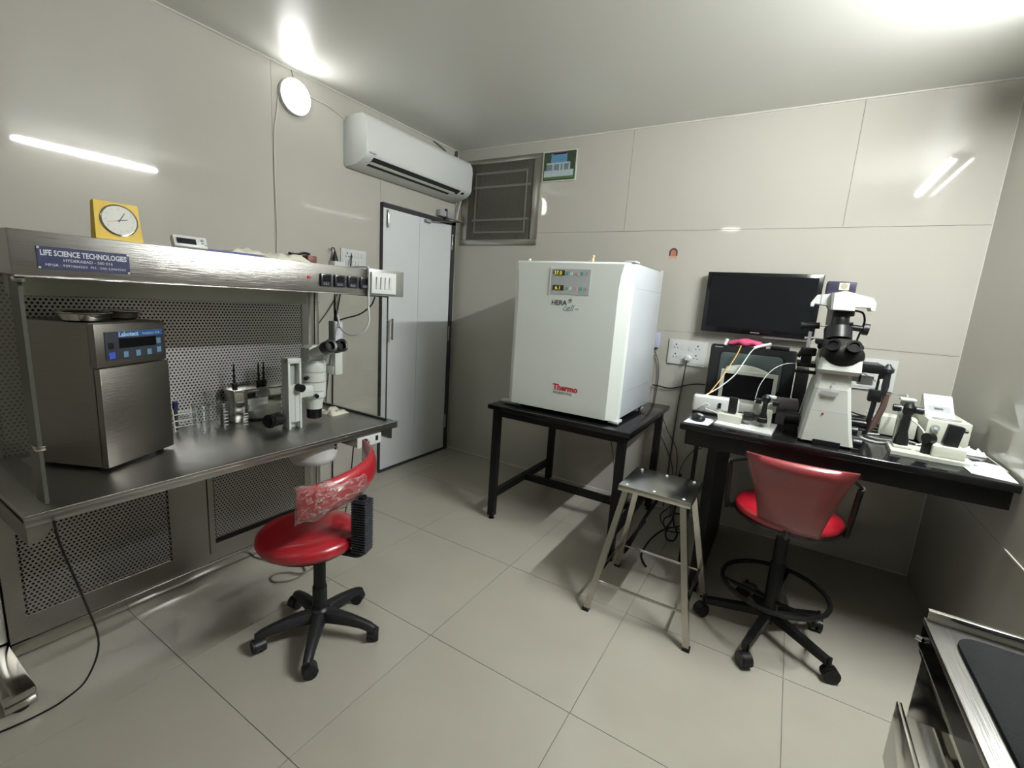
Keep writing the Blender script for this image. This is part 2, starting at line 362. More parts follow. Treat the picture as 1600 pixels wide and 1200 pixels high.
solo('pipe', B().tube([(.012, -.035, 2.43), (.014, -.04, 2.38), (.02, -.045, 2.32)], .012, 8), mat('dark_cable', (.05, .045, .04), .6), 'short thick dark pipe stub in the ceiling corner above the window', 'pipe', (.012, -.035, 2.43))
solo('cable', B().tube([(.004, -1.50, 2.30), (.004, -1.515, 2.20), (.004, -1.53, 2.1), (.004, -1.535, 1.9), (.004, -1.53, 1.6), (.004, -1.535, 1.42), (.004, -1.535, .8)], .0035, 6), CAULK, 'thin cream cable running down the left wall from the round lamp', 'cable', (.004, -1.53, .8))
solo('cable', B().tube([(.004, -1.33, 2.345), (.004, -1.2, 2.34), (.004, -1.09, 2.31)], .003, 6), CAULK, 'thin cream cable between the round lamp and the air conditioner', 'cable', (.004, -1.2, 2.3))
solo('cable', B().tube([(.004, -1.43, H-.005), (.004, -1.416, 2.40)], .0015, 6), mat('dark_cable', (.05, .045, .04), .6), 'short thin dark wire from the ceiling to the round wall lamp', 'cable', (.004, -1.43, 2.4))
# ============================================================ LAMINAR FLOW HOOD
PERFL = mat('perforated_steel_shaded', (.34, .325, .31), .42, .9, noise=.06)  # same sheet steel, with the shade under the worktop darkened into its colour
def perf(name, x, ya_, yb_, za, zb, parent, p=.0135, r=.0042, mt=None):
    vs = []; fs = []; R_ = p/math.sqrt(3); ny = int((yb_-ya_)/p); nz = int((zb-za)/(p*.866))
    for j in range(nz):
        for i in range(ny):
            cy = ya_+p*(i+.5+(.5 if j % 2 else 0)); cz = za+p*.866*(j+.5); k0 = len(vs)
            for (rr, xx) in ((R_, x), (r, x), (r, x-.0012)):
                for k in range(6):
                    a = PI/6+PI/3*k; vs.append((xx, cy+rr*math.cos(a), cz+rr*math.sin(a)))
            for k in range(6):
                q = (k+1) % 6; fs.append((k0+k, k0+q, k0+6+q, k0+6+k)); fs.append((k0+6+k, k0+6+q, k0+12+q, k0+12+k))
    inv = WM[parent.name].inverted(); me = bpy.data.meshes.new(name); me.from_pydata([inv @ V(v) for v in vs], [], fs); me.materials.append(mt or PERF)
    o = bpy.data.objects.new(name, me); link(o, parent, WM[parent.name]); return o
hd = thing('laminar_flow_hood', 'long stainless steel laminar flow hood with canopy, worktop and perforated back', 'laminar hood', (.45, -2.15, 0))
part('canopy', B().bx(.012, .92, -2.745, -1.51, 1.302, 1.405, .003), STEEL, hd)
part('canopy_lip', B().bx(.90, .918, -2.74, -1.515, 1.298, 1.303), STEEL, hd)
part('switch_housing', B().bx(.918, .934, -1.715, -1.515, 1.298, 1.409, .002), mat('grey_sheet_steel', (.40, .40, .38), .4, .8), hd)
sw = part('switch_plate', B().bx(.934, .944, -1.708, -1.57, 1.307, 1.397, .003), WHITE, hd)
for k in range(4):
    y = -1.678+k*.024; part('rocker_switch', B().box((.9465, y, 1.352), (.007, .017, .05), M.Rotation(.1, 4, 'Y'), .001), WHITE, sw)
for k in range(4):
    y = -1.9385+k*.0622
    gq = part('digital_meter', B().bx(.92, .930, y, y+.046, 1.323, 1.37, .002), mat('navy_black', (.02, .022, .035), .25), hd)
    part('meter_window', B().bx(.930, .9308, y+.006, y+.041, 1.342, 1.364), BLACKG, gq)
    text('8.8.8', .012, mat('meter_grey', (.25, .26, .30), .5), 'meter_text', gq, (.9305, y+.009, 1.329), (0, 1, 0), (0, 0, 1))
part('indicator_lamp', B().cyl((.92, -1.985, 1.352), (.924, -1.985, 1.352), .006, n=12), mat('red_indicator', (.6, .03, .06), .3), hd)
npx = part('name_plate', B().bx(.92, .9225, -2.70, -2.522, 1.319, 1.371), BLUEP, hd)
LT = mat('plate_lettering', (.62, .64, .70), .4)
text('LIFE SCIENCE TECHNOLOGIES', .0182, LT, 'lettering', npx, (.9226, -2.611, 1.351), (0, 1, 0), (0, 0, 1), align='CENTER', bold=.0005, width=.166)
text('HYDERABAD - 500 016', .0098, LT, 'lettering', npx, (.9226, -2.606, 1.3385), (0, 1, 0), (0, 0, 1), align='CENTER', width=.095)
text('MFGR : 9391064263  PH : 040-23064263', .0082, LT, 'lettering', npx, (.9226, -2.609, 1.3265), (0, 1, 0), (0, 0, 1), align='CENTER', width=.155)
for (y, z) in ((-2.697, 1.368), (-2.697, 1.322), (-2.525, 1.368), (-2.525, 1.322)): part('rivet', B().cyl((.9225, y, z), (.9235, y, z), .0028, n=8), SILVER, npx)
lf = part('lamp_fixture', B().bx(.42, .50, -2.66, -1.70, 1.236, 1.30, .004), CREAM, hd, label='cream strip lamp housing, switched off, under the canopy')
# plenum casing
b = B(); b.bx(.012, .37, -2.745, -2.70, .06, 1.302); b.bx(.012, .355, -1.60, -1.548, .06, 1.302); b.bx(.012, .03, -2.70, -1.60, .06, 1.302)
b.bx(.03, .37, -2.70, -1.60, .0585, .14); b.bx(.30, .37, -2.262, -2.09, .14, .69); b.bx(.03, .37, -2.70, -1.60, .655, .695)
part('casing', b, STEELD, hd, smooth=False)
part('corner_post', B().bx(.355, .3715, -1.605, -1.572, .06, 1.302, .002), STEEL, hd); part('corner_post', B().bx(.355, .3715, -1.567, -1.545, .06, 1.302, .002), STEEL, hd)
part('groove_strip', B().bx(.370, .3712, -2.118, -2.113, .10, .69), DARKIN, hd)
part('bottom_rail', B().bx(.33, .378, -2.745, -1.545, .012, .056, .003), CHROME, hd)
part('filter_void', B().bx(.06, .33, -2.70, -1.60, .14, 1.30), DARKIN, hd)
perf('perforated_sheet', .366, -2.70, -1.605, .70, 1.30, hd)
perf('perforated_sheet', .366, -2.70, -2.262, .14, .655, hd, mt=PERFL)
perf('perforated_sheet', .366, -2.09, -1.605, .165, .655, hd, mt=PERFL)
part('frame_strip', B().bx(.364, .3705, -1.64, -1.60, .14, 1.30), STEEL, hd)
# worktop
b = B(); b.bx(.366, .915, -2.776, -1.515, .700, .714, .003); b.bx(.903, .915, -2.776, -1.515, .682, .703, .002)
part('worktop', b, STEELH, hd)
part('worktop_edge', B().tube([(.9135, -2.776, .7125), (.9135, -1.515, .7125)], .0022, 8, 0), CHROME, hd)
for (ya_, d) in ((-2.772, 1), (-1.537, -1)):
    for (xx, e) in ((.60, .30),):
        P = [(xx, ya_, .683), (xx, ya_+d*.052, .683), (xx, ya_+d*.050, .668), (xx, ya_+d*.040, .648), (xx, ya_+d*.022, .634), (xx, ya_, .628)]
        part('support_bracket', B().prism(P, (e, 0, 0)), STEELD, hd, smooth=False)
part('glass_side', B().bx(.372, .868, -2.724, -2.719, .715, 1.298), GLASS, hd, smooth=False)
part('glass_side', B().bx(.372, .868, -1.549, -1.544, .724, 1.298), GLASS, hd, smooth=False)
part('glass_channel', B().bx(.372, .875, -1.551, -1.542, .714, .721), FRAMEB, hd)
part('glass_channel', B().bx(.866, .870, -1.549, -1.5435, .720, 1.30), FRAMEB, hd)
part('glass_channel', B().bx(.372, .868, -1.551, -1.541, 1.292, 1.302), FRAMEB, hd)
part('glass_channel', B().bx(.795, .869, -2.726, -2.718, .715, 1.30), mat('frosted_edge', (.07, .075, .055), .4), hd)
for (z) in (1.285, .86): part('glass_clip', B().bx(.83, .872, -2.732, -2.712, z, z+.012, .002), CHROME, hd)
# pedestal legs and feet
for (ya_, nm) in ((-2.82, 0), (-1.62, 1)):
    part('leg', B().bx(.14, .362, ya_, ya_+.072, .07, .70, .003), STEEL, hd)
    part('foot', B().bx(.02, .655, ya_, ya_+.072, .012, .066, .006), CHROME, hd)
    part('levelling_pad', B().cyl((.63, ya_+.036, 0), (.63, ya_+.036, .014), .02, n=16), BLACKP, hd); part('levelling_pad', B().cyl((.05, ya_+.036, 0), (.05, ya_+.036, .014), .02, n=16), BLACKP, hd)
# ---- things on the canopy
t = thing('table_clock', 'yellow square quartz clock standing on the hood canopy', 'clock', (.87, -2.528, 1.405), rz=.0)
P = [(0, -.050), (0, .050), (.10, .048), (.10, -.048)]
b = B(); b.loft([[V((.90, -2.528-.052, 1.4055)), V((.90, -2.528+.050, 1.4055)), V((.885, -2.528+.047, 1.503)), V((.885, -2.528-.047, 1.503))], [V((.865, -2.528-.052, 1.4055)), V((.865, -2.528+.050, 1.4055)), V((.865, -2.528+.047, 1.500)), V((.865, -2.528-.047, 1.500))]])
part('clock_case', b, YELLOW, t)
dd = V((1, 0, .15)).normalized(); cc = V((.8905, -2.526, 1.457))
part('bezel', B().lathe(cc, dd, [(.040, 0), (.041, .004), (.038, .006), (.0375, .0035)], 36), CHROME, t)
df = part('clock_face', B().lathe(cc+dd*.0037, dd, [(.0372, 0), (.0372, .0012)], 36), mat('clock_face_grey', (.62, .62, .55), .5), t)
uu = V((0, 0, 1))-dd*dd.z; uu.normalize(); rr = uu.cross(dd); rr = V((0, 1, 0)); f0 = cc+dd*.0052
def hand(a, l, w_, m, nm):
    d = uu*math.cos(a)+rr*math.sin(a); s_ = d.cross(dd)
    part(nm, B().prism([f0-s_*w_-d*.005, f0+s_*w_-d*.005, f0+s_*w_*.6+d*l, f0-s_*w_*.6+d*l], dd*.0007), m, t)
hand(.55, .024, .0014, BLACKP, 'hour_hand'); hand(1.35, .018, .0012, BLACKP, 'minute_hand'); hand(4.45, .028, .0007, mat('red_hand', (.35, .05, .03), .5), 'second_hand')
for k in range(12):
    a = k*PI/6; p = f0+(uu*math.cos(a)+rr*math.sin(a))*.0295; text(str(k if k else 12), .0085, GREYP, 'numeral', df, p-rr*.0024*(2 if k in (0, 10, 11) else 1)-uu*.003-dd*.0003, rr, uu, depth=.0004)
t = thing('digital_timer', 'small white digital thermometer with dark display on the hood canopy', 'timer', (.88, -2.355, 1.405))
rot = M.Rotation(-.35, 4, 'Y')
part('timer_case', B().box((.885, -2.358, 1.4235), (.022, .092, .036), rot, .005), WHITE, t)
part('display', B().box((.8975, -2.37, 1.4268), (.002, .05, .016), rot), LCD, t)
for (y, z) in ((-2.326, 1.434), (-2.326, 1.425), (-2.326, 1.416), (-2.318, 1.42)): part('key', B().box((.8972, y, z), (.003, .006, .005), rot), GREYP, t)
def sheet(name, pts, m, label, cat, th=.0015, group=None):
    P = [V(p) for p in pts]; c = sum(P, V())/len(P)
    return solo(name, B().prism(P, (0, 0, th)), m, label, cat, P[0]*0+V((c.x, c.y, min(p.z for p in P))), group, smooth=False)
sheet('folder', [(.66, -2.31, 1.406), (.88, -2.31, 1.406), (.88, -2.13, 1.406), (.66, -2.12, 1.406)], mat('blue_cover', (.06, .07, .22), .5), 'flat dark blue folder on the hood canopy beside the thermometer', 'folder', .007)
def crumple(name, c, size, m, label, cat, seed=1, n=14, amp=1.0):
    rnd = random.Random(seed); b = B(); vs = []; top = []
    import mathutils
    for i in range(n+1):
        for j in range(n+1):
            u_, v_ = i/n*2-1, j/n*2-1; e = max(0, 1-max(abs(u_), abs(v_))**3)
            nz = mathutils.noise.noise(V((u_*2+seed*3.1, v_*2, seed)))*.5+.5; nz2 = mathutils.noise.noise(V((u_*5, v_*5+seed, 2)))*.4
            ex = 1+.14*mathutils.noise.noise(V((u_*1.7+9, v_*1.7, seed*2.)))
            vs.append(V((c[0]+u_*size[0]/2*ex, c[1]+v_*size[1]/2*ex, c[2]+.0006+e*size[2]*max(.08, nz+nz2*amp))))
    fs = [(i*(n+1)+j, (i+1)*(n+1)+j, (i+1)*(n+1)+j+1, i*(n+1)+j+1) for i in range(n) for j in range(n)]
    N = len(vs); vs += [V((v.x, v.y, c[2])) for v in vs]; fs += [tuple(N+k for k in f[::-1]) for f in fs]
    ed = [(i, 0) for i in range(n)]+[(n, j) for j in range(n)]+[(n-i, n) for i in range(n)]+[(0, n-j) for j in range(n)]
    ids = [a*(n+1)+b_ for a, b_ in ed]
    for k in range(len(ids)): a, b2 = ids[k], ids[(k+1) % len(ids)]; fs.append((a, b2, N+b2, N+a))
    b._add(vs, fs); return solo(name, b, m, label, cat, c, smooth=True, ang=80)
crumple('gauze_pad', (.84, -2.17, 1.4135), (.07, .12, .026), CLOTHW, 'small crumpled cream gauze lying on the blue folder', 'gauze', 3)
crumple('cloth', (.84, -2.03, 1.405), (.10, .17, .036), CLOTHW, 'crumpled cream cloth on the hood canopy beside the black clamp', 'cloth', 5)
t = thing('clamp', 'black handled clamp with a brown block on the hood canopy', 'clamp', (.84, -1.93, 1.405))
part('clamp_block', B().bx(.825, .86, -1.945, -1.905, 1.405, 1.435, .004), mat('brown_wood', (.12, .035, .02), .5), t)
part('clamp_handle', B().tube([(.842, -1.925, 1.44), (.842, -1.95, 1.441), (.842, -1.98, 1.433), (.842, -2.01, 1.434)], .005, 8), BLACKP, t)
t = thing('adaptor', 'white boxy adaptor with a black plug on the left wall beside the switch board', 'adaptor', (0, -1.15, 1.40))
part('adaptor_body', B().bx(.0005, .06, -1.205, -1.128, 1.40, 1.478, .004), WHITE, t)
part('plug', B().lathe((.03, -1.18, 1.4785), (0, 0, 1), [(.019, 0), (.017, .014), (.007, .05), (.006, .058)], 14), BLACKP, t)
part('plug_cord', B().tube([(.03, -1.18, 1.53), (.03, -1.185, 1.552), (.03, -1.20, 1.556), (.03, -1.207, 1.535)], .0035, 6), BLACKP, t)
# wall sockets
def socket(name, label, org, right, w_, h_, sockets, switches, nrm, loc, back=None):
    t = thing(name, label, 'socket', loc); r_ = V(right); n_ = V(nrm); o = V(org); u = V((0, 0, 1))
    def slab(a, b_, c, d, d0, d1):
        q = [o+r_*a+u*c, o+r_*b_+u*c, o+r_*b_+u*d, o+r_*a+u*d]; return B().prism([p+n_*d0 for p in q], n_*(d1-d0))
    part('face_plate', slab(0, w_, 0, h_, 0, .010), WHITE, t, smooth=False)
    part('inner_plate', slab(.012, w_-.012, .012, h_-.014, .010, .0125), WHITE, t, smooth=False)
    for (a, c) in sockets:
        b = B()
        for (dx, dz, rr_) in ((0, .013, .0048), (-.010, -.006, .0036), (.010, -.006, .0036)):
            p = o+r_*(a+dx)+u*(c+dz)+n_*.0125; b.cyl(p, p+n_*.0006, rr_, n=8)
        part('pin_holes', b, DARKIN, t)
    for (a, c) in switches:
        part('switch_gap', slab(a-.0095, a+.0095, c-.0125, c+.0125, .0122, .0129), GREYP, t, smooth=False)
        part('rocker_switch', slab(a-.008, a+.008, c-.011, c+.011, .0125, .0155), WHITE, t, smooth=False)
    return t
socket('wall_socket', 'white switch board on the left wall above the hood', (.0, -1.12, 1.44), (0, 1, 0), .195, .125, [(.045, .085), (.075, .085)], [(.11, .09), (.135, .09), (.16, .09), (.04, .04), (.065, .04), (.09, .04), (.115, .04), (.14, .04)], (1, 0, 0), (0, -1.02, 1.44))
solo('cable', B().tube([(.016, -1.045, 1.53), (.03, -1.06, 1.50), (.05, -1.08, 1.46), (.06, -1.10, 1.41), (.02, -1.13, 1.3), (.01, -1.18, .9), (.01, -1.19, .05)], .004, 6), BLACKP, 'black cable hanging from the left wall switch board behind the hood', 'cable', (.01, -1.19, .05))
ws = socket('wall_socket', 'white wall socket board with a plug beside the incubator', (1.80, 0, .985), (1, 0, 0), .228, .155, [(.045, .112), (.175, .112), (.045, .052), (.17, .052)], [(.085, .105), (.13, .105), (.085, .045), (.13, .045)], (0, -1, 0), (1.91, 0, .985))
solo('plug', B().lathe((1.925, -.013, 1.028), (0, -1, 0), [(.021, 0), (.021, .018), (.014, .03)], 18), WHITE, 'round white plug in the socket board beside the incubator', 'plug', (1.925, -.013, 1.028))
solo('cable', B().tube([(1.925, -.04, 1.02), (1.925, -.05, .99), (1.915, -.03, .85), (1.905, -.02, .70), (1.90, -.02, .4), (1.90, -.03, .02)], .004, 6), mat('olive_cable', (.04, .04, .03), .5), 'dark cable dropping straight down from the white plug', 'cable', (1.9, -.03, .02))
socket('wall_socket', 'white wall socket board behind the large microscope', (2.73, 0, .975), (1, 0, 0), .225, .165, [(.12, .115)], [(.16, .115), (.07, .115), (.12, .05), (.07, .05)], (0, -1, 0), (2.84, 0, .975))
solo('junction_box', B().bx(1.66, 1.738, -.03, 0, 1.076, 1.175, .004), mat('pale_blue_plastic', (.45, .47, .62), .4), 'small pale blue box on the wall behind the incubator', 'box', (1.70, 0, 1.076))
# ============================================================ ON THE WORKTOP
ZB = .714
A = V((.732, -2.549, ZB)); ang = math.radians(116); fx = V((math.cos(ang), math.sin(ang), 0)); bk = V((math.cos(ang+PI/2), math.sin(ang+PI/2), 0)); up = V((0, 0, 1))
t = thing('bench_incubator', 'tall grey stainless steel bench incubator with blue keypad on the hood worktop', 'incubator', A+fx*.12+bk*.12, ang)
def obx(o, a0, a1, b0, b1, z0, z1, bev=0):     # oriented box: along fx, back bk
    c = o+fx*((a0+a1)/2)+bk*((b0+b1)/2)+up*((z0+z1)/2); mm = M(((fx.x, bk.x, 0, 0), (fx.y, bk.y, 0, 0), (0, 0, 1, 0), (0, 0, 0, 1)))
    return B().box(c, (a1-a0, b1-b0, z1-z0), mm, bev)
part('cabinet', obx(A, .0, .245, .022, .25, .012, .457, .003), STEELD, t)
part('control_head', obx(A, .0, .245, .006, .03, .325, .455, .002), STEELD, t)
part('door', obx(A, .0, .245, .0, .0205, .012, .322, .003), STEELD, t)
for (a, b_) in ((.02, .04), (.225, .04), (.02, .22), (.225, .22)): p = A+fx*a+bk*b_; part('foot', B().cyl(p, p+up*.014, .012, n=12), BLACKP, t)
kp = part('keypad', obx(A, .028, .232, .004, .0065, .345, .430), mat('keypad_dark', (.035, .04, .055), .3), t)
part('keypad_band', obx(A, .07, .230, .0032, .0042, .412, .430), mat('keypad_blue', (.03, .10, .28), .4), kp)
part('display', obx(A, .072, .205, .0032, .0042, .378, .408), LCD, kp)
LW = mat('keypad_lettering', (.45, .62, .8), .4)
text('Labotect', .019, LW, 'lettering', kp, A+fx*.072+bk*.0028+up*.4145, fx, up, bold=.0006)
text('Incubator C16', .011, LW, 'lettering', kp, A+fx*.155+bk*.0028+up*.4165, fx, up)
for (a, z) in ((.092, .358), (.135, .358), (.176, .358), (.214, .362), (.214, .392)): part('key', obx(A, a-.008, a+.008, .0026, .0042, z-.009, z+.009), BLUEK, kp)
part('power_key', obx(A, .036, .056, .0026, .0042, .348, .368), BLUEC, kp); part('knob', obx(A, .038, .054, .0026, .0042, .378, .398), BLACKP, kp)
Zt = ZB+.457
def dish(label, c, r):
    solo('steel_dish', B().lathe(c, (0, 0, 1), [(r*.55, 0), (r*.78, .005), (r*.95, .024), (r*1.04, .027), (r*1.04, .029), (r*.93, .026), (r*.72, .007), (0.0, .006)], 32), CHROME, label, 'dish', c)
dish('larger shallow stainless steel dish on top of the bench incubator', (.635, -2.545, Zt), .066)
dish('smaller shallow stainless steel dish on the right of the bench incubator top', (.545, -2.42, Zt), .052)
# rack
t = thing('test_tube_rack', 'small white wire test tube rack beside the bench incubator', 'rack', (.415, -2.205, ZB))
WIRE = mat('white_wire', (.7, .7, .66), .4)
for z in (.02, .045, .07):
    b = B(); q = [(.395, -2.245, ZB+z), (.435, -2.245, ZB+z), (.435, -2.165, ZB+z), (.395, -2.165, ZB+z)]; b.tube(q, .0022, 6, 0, True)
    for k in range(1, 4): b.tube([(.395, -2.245+.02*k, ZB+z), (.435, -2.245+.02*k, ZB+z)], .0014, 5, 0)
    part('wire_shelf', b, WIRE, t)
for (x, y) in ((.395, -2.245), (.435, -2.245), (.435, -2.165), (.395, -2.165)): part('post', B().tube([(x, y, ZB), (x+.002, y-.006, ZB+.092)], .0022, 6, 0), WIRE, t)
t = thing('test_tube', 'test tube with a dark blue cap in the white wire rack', 'test tube', (.42, -2.232, ZB+.003))
part('tube_glass', B().lathe((.42, -2.2345, ZB+.003), (0, 0, 1), [(.002, 0), (.0065, .006), (.0075, .02), (.0075, .088)], 12), mat('dark_liquid', (.05, .05, .055), .2), t)
part('cap', B().cyl((.42, -2.2345, ZB+.0915), (.42, -2.2345, ZB+.122), .0095, n=14), BLUEP, t)
def beaker(label, x, y, r, h, marks=True):
    t = thing('glass_beaker', label, 'beaker', (x, y, ZB))
    part('glass_wall', B().lathe((x, y, ZB+.0004), (0, 0, 1), [(0, 0), (r*.9, 0), (r, .004), (r, h*.93), (r*1.07, h), (r*1.05, h+.001), (r*.97, h*.93)], 28, cap=False), LABG, t)
    if marks:
        dirn = V((2.46-x, -3.06-y, 0)).normalized(); sd = V((-dirn.y, dirn.x, 0)); b = B()
        for k in range(5):
            z = ZB+h*(.2+.12*k)
            for q in range(4):
                a0, a1 = .25+.16*q, .25+.16*(q+1)
                p0 = V((x, y, z))+(dirn*math.cos(a0)+sd*math.sin(a0))*(r+.0006); p1 = V((x, y, z))+(dirn*math.cos(a1)+sd*math.sin(a1))*(r+.0006)
                b.prism([p0, p1, p1+up*.0028, p0+up*.0028], dirn*.0004)
        part('graduation_marks', b, mat('white_print', (.6, .6, .58), .6), t)
beaker('plain clear glass beaker nearest the wire rack', .505, -2.182, .029, .115, False)
beaker('clear glass beaker with white graduation marks, between two other beakers', .512, -2.108, .029, .115)
beaker('clear glass beaker with white marks in front of the steel block', .545, -2.045, .028, .095)
beaker('tall clear glass bottle standing behind the two front beakers', .435, -2.105, .029, .145, False)
# block heater box
t = thing('steel_warming_box', 'polished stainless steel box with black clips on its top near the stereo microscope', 'steel box', (.44, -1.935, ZB))
part('box_body', B().bx(.395, .475, -2.035, -1.825, ZB+.004, ZB+.135, .002), CHROME, t)
part('box_lid', B().bx(.388, .482, -2.042, -1.818, ZB+.135, ZB+.148, .002), CHROME, t)
part('paper_label', B().bx(.4755, .4765, -1.98, -1.89, ZB+.045, ZB+.10), WHITE, t)
part('foot_strip', B().bx(.40, .47, -2.03, -1.86, ZB, ZB+.004), BLACKP, t)
part('latch', B().bx(.4755, .479, -1.978, -1.945, ZB+.105, ZB+.128, .002), BLACKP, t)
for k, (y, lab) in enumerate(((-2.012, 'black clamp clip standing on the left end of the steel box'), (-1.905, 'left clip of the black pair on the steel box'), (-1.882, 'right clip of the black pair on the steel box'))):
    b = B(); z0_ = ZB+.148; b.box((.435, y, z0_+.012), (.02, .018, .024), None, .003); b.lathe((.435, y, z0_+.022), (0, 0, 1), [(.006, 0), (.004, .02), (.006, .03), (.003, .045), (.005, .055), (.002, .085)], 10)
    solo('clip', b, BLACKP, lab, 'clip', (.435, y, z0_))
# stereo microscope
SMx, SMy = .662, -1.785
t = thing('stereo_microscope', 'white stereo microscope with black eyepieces on the hood worktop', 'microscope', (.69, -1.88, ZB))
WS = mat('scope_white', (.60, .63, .58), .32, noise=.02)
ca = -.10; rotc = M.Rotation(ca, 4, 'Z'); cc = V((.693, -1.905, 0))
def cb(a0, a1, b0, b1, z0, z1, bev=.002):
    return B().box(cc+rotc @ V(((a0+a1)/2, (b0+b1)/2, (z0+z1)/2)), (a1-a0, b1-b0, z1-z0), rotc, bev)
part('column', cb(-.045, -.012, -.03, .028, ZB, 1.017, .004), WS, t)
b = cb(-.014, .016, -.030, -.020, ZB, 1.012, .002); b2 = cb(-.014, .016, .018, .028, ZB, 1.012, .002); me_ = bpy.data.meshes.new('x'); b2.bm.to_mesh(me_); b.bm.from_mesh(me_); b2.bm.free(); bpy.data.meshes.remove(me_)
part('rail', b, WS, t)
part('rail_plate', cb(-.014, .0145, -.020, .018, ZB+.03, .905), WS, t); part('column_cap', cb(-.045, .016, -.03, .028, .997, 1.020, .003), WS, t)
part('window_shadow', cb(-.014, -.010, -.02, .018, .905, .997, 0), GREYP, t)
part('rail_slot', cb(.0144, .0152, -.003, -.001, ZB+.035, .86, 0), GREYP, t)
kn = cc+rotc @ V((.0, -.03, .885)); dk = rotc @ V((.75, .3, 0)).normalized()
part('clamp_knob', B().cyl(cc+V((.015, .01, .895)), cc+V((.045, .012, .893)), .016, n=18), BLACKP, t)
part('focus_knob', B().cyl((.650, -1.952, .757), (.674, -2.005, .759), .029, n=24).cyl((.674, -2.005, .759), (.668, -1.95, .757), .024, n=20), BLACKP, t)
part('focus_shaft', B().cyl((.655, -1.955, .755), (.52, -2.0, .735), .008, n=12), BLACKP, t)
part('support_arm', B().box((.68, -1.845, .868), (.045, .09, .055), None, .012), WS, t)
ax = (0, 0, 1); o_ = (SMx, SMy, 0)
part('objective', B().lathe(o_, ax, [(.031, .735), (.0325, .737), (.0325, .778)], 32), BLACKG, t)
part('body_cone', B().lathe(o_, ax, [(.034, .778), (.040, .825), (.046, .832)], 32), WS, t)
part('ring', B().lathe(o_, ax, [(.050, .833), (.0505, .858), (.048, .860)], 36), WS, t)
part('ring_gap', B().lathe(o_, ax, [(.047, .858), (.047, .95)], 36), GREYP, t)
part('zoom_body', B().lathe(o_, ax, [(.049, .862), (.0515, .864), (.0515, .898), (.049, .900)], 36), WS, t)
part('zoom_body', B().lathe(o_, ax, [(.049, .904), (.052, .906), (.052, .944), (.049, .946)], 36), WS, t)
part('ring_knob', B().cyl((SMx+.045, SMy-.022, .846), (SMx+.064, SMy-.03, .846), .009, n=12), BLACKP, t); part('ring_knob', B().cyl((SMx+.02, SMy-.045, .925), (SMx+.035, SMy-.066, .925), .009, n=12), BLACKP, t)
part('tube_head', B().lathe(o_, ax, [(.0515, .948), (.0525, .952), (.052, .985), (.044, 1.0)], 36), WS, t)
b = B(); 
ring = lambda x, z0_, z1_, h: [V((x, SMy-h, z0_)), V((x, SMy+h, z0_)), V((x, SMy+h, z1_)), V((x, SMy+h*.6, z1_+.012)), V((x, SMy-h*.6, z1_+.012)), V((x, SMy-h, z1_))]
b.loft([ring(SMx-.045, .975, 1.01, .034), ring(SMx-.025, .975, 1.052, .044), ring(SMx+.015, .985, 1.055, .048), ring(SMx+.035, 1.01, 1.055, .046)])
part('binocular_housing', b, WS, t, ang=50)
for s_ in (-1, 1):
    p0 = V((SMx+.02, SMy+s_*.026, 1.03)); d = V((1, s_*.02, .36)).normalized()
    part('eyepiece_tube', B().cyl(p0, p0+d*.10, .0185, .021, 20), WS, t)
    part('eyecup', B().lathe(p0+d*.096, d, [(.023, 0), (.0265, .006), (.0265, .036), (.029, .050), (.028, .054), (.018, .052), (.016, .034)], 24), BLACKP, t)
part('photo_arm', B().bx(.665, .735, -1.74, -1.70, .935, .975, .006), WS, t)
part('photo_tube', B().bx(.715, .745, -1.735, -1.695, .935, 1.085, .004), WS, t)
cmr = part('camera_head', B().bx(.705, .745, -1.74, -1.695, 1.085, 1.175, .003), GREYP, t)
part('camera_face', B().bx(.745, .748, -1.737, -1.698, 1.088, 1.172), mat('camera_silver', (.55, .57, .62), .35), cmr)
part('camera_logo', B().bx(.748, .7486, -1.722, -1.706, 1.147, 1.152), BLACKP, cmr); part('camera_button', B().cyl((.748, -1.715, 1.12), (.7495, -1.715, 1.12), .006, n=12), WHITE, cmr)
part('light_base', B().lathe((.765, -1.865, 0), ax, [(.06, .572), (.082, .576), (.094, .588), (.098, .605), (.098, .682)], 40), WHITE, t, label='round white light base hanging below the worktop')
part('base_socket', B().cyl((.765+.085, -1.865+.042, .655), (.765+.092, -1.865+.045, .655), .005, n=8), BLACKP, t); part('base_socket', B().cyl((.765+.085, -1.865+.042, .637), (.765+.092, -1.865+.045, .637), .004, n=8), BLACKP, t)
crumple('gauze', (.585, -1.625, ZB), (.12, .10, .032), CLOTHW, 'crumpled cream gauze on the worktop behind the stereo microscope', 'gauze', 11, amp=1.4)
t = thing('control_box', 'small white control box with a dial and switch under the worktop edge', 'control box', (.85, -1.69, .63))
part('box_body', B().bx(.70, .915, -1.755, -1.625, .636, .6815, .002), STEELD, t)
fp = part('front_plate', B().bx(.915, .919, -1.757, -1.622, .634, .681, .001), WHITE, t)
part('dial', B().cyl((.919, -1.715, .658), (.932, -1.715, .658), .014, n=20), BLACKP, fp); part('dial_pointer', B().bx(.932, .933, -1.712, -1.706, .658, .670), WHITE, fp); part('switch', B().bx(.919, .922, -1.655, -1.642, .650, .672), BLACKP, fp)
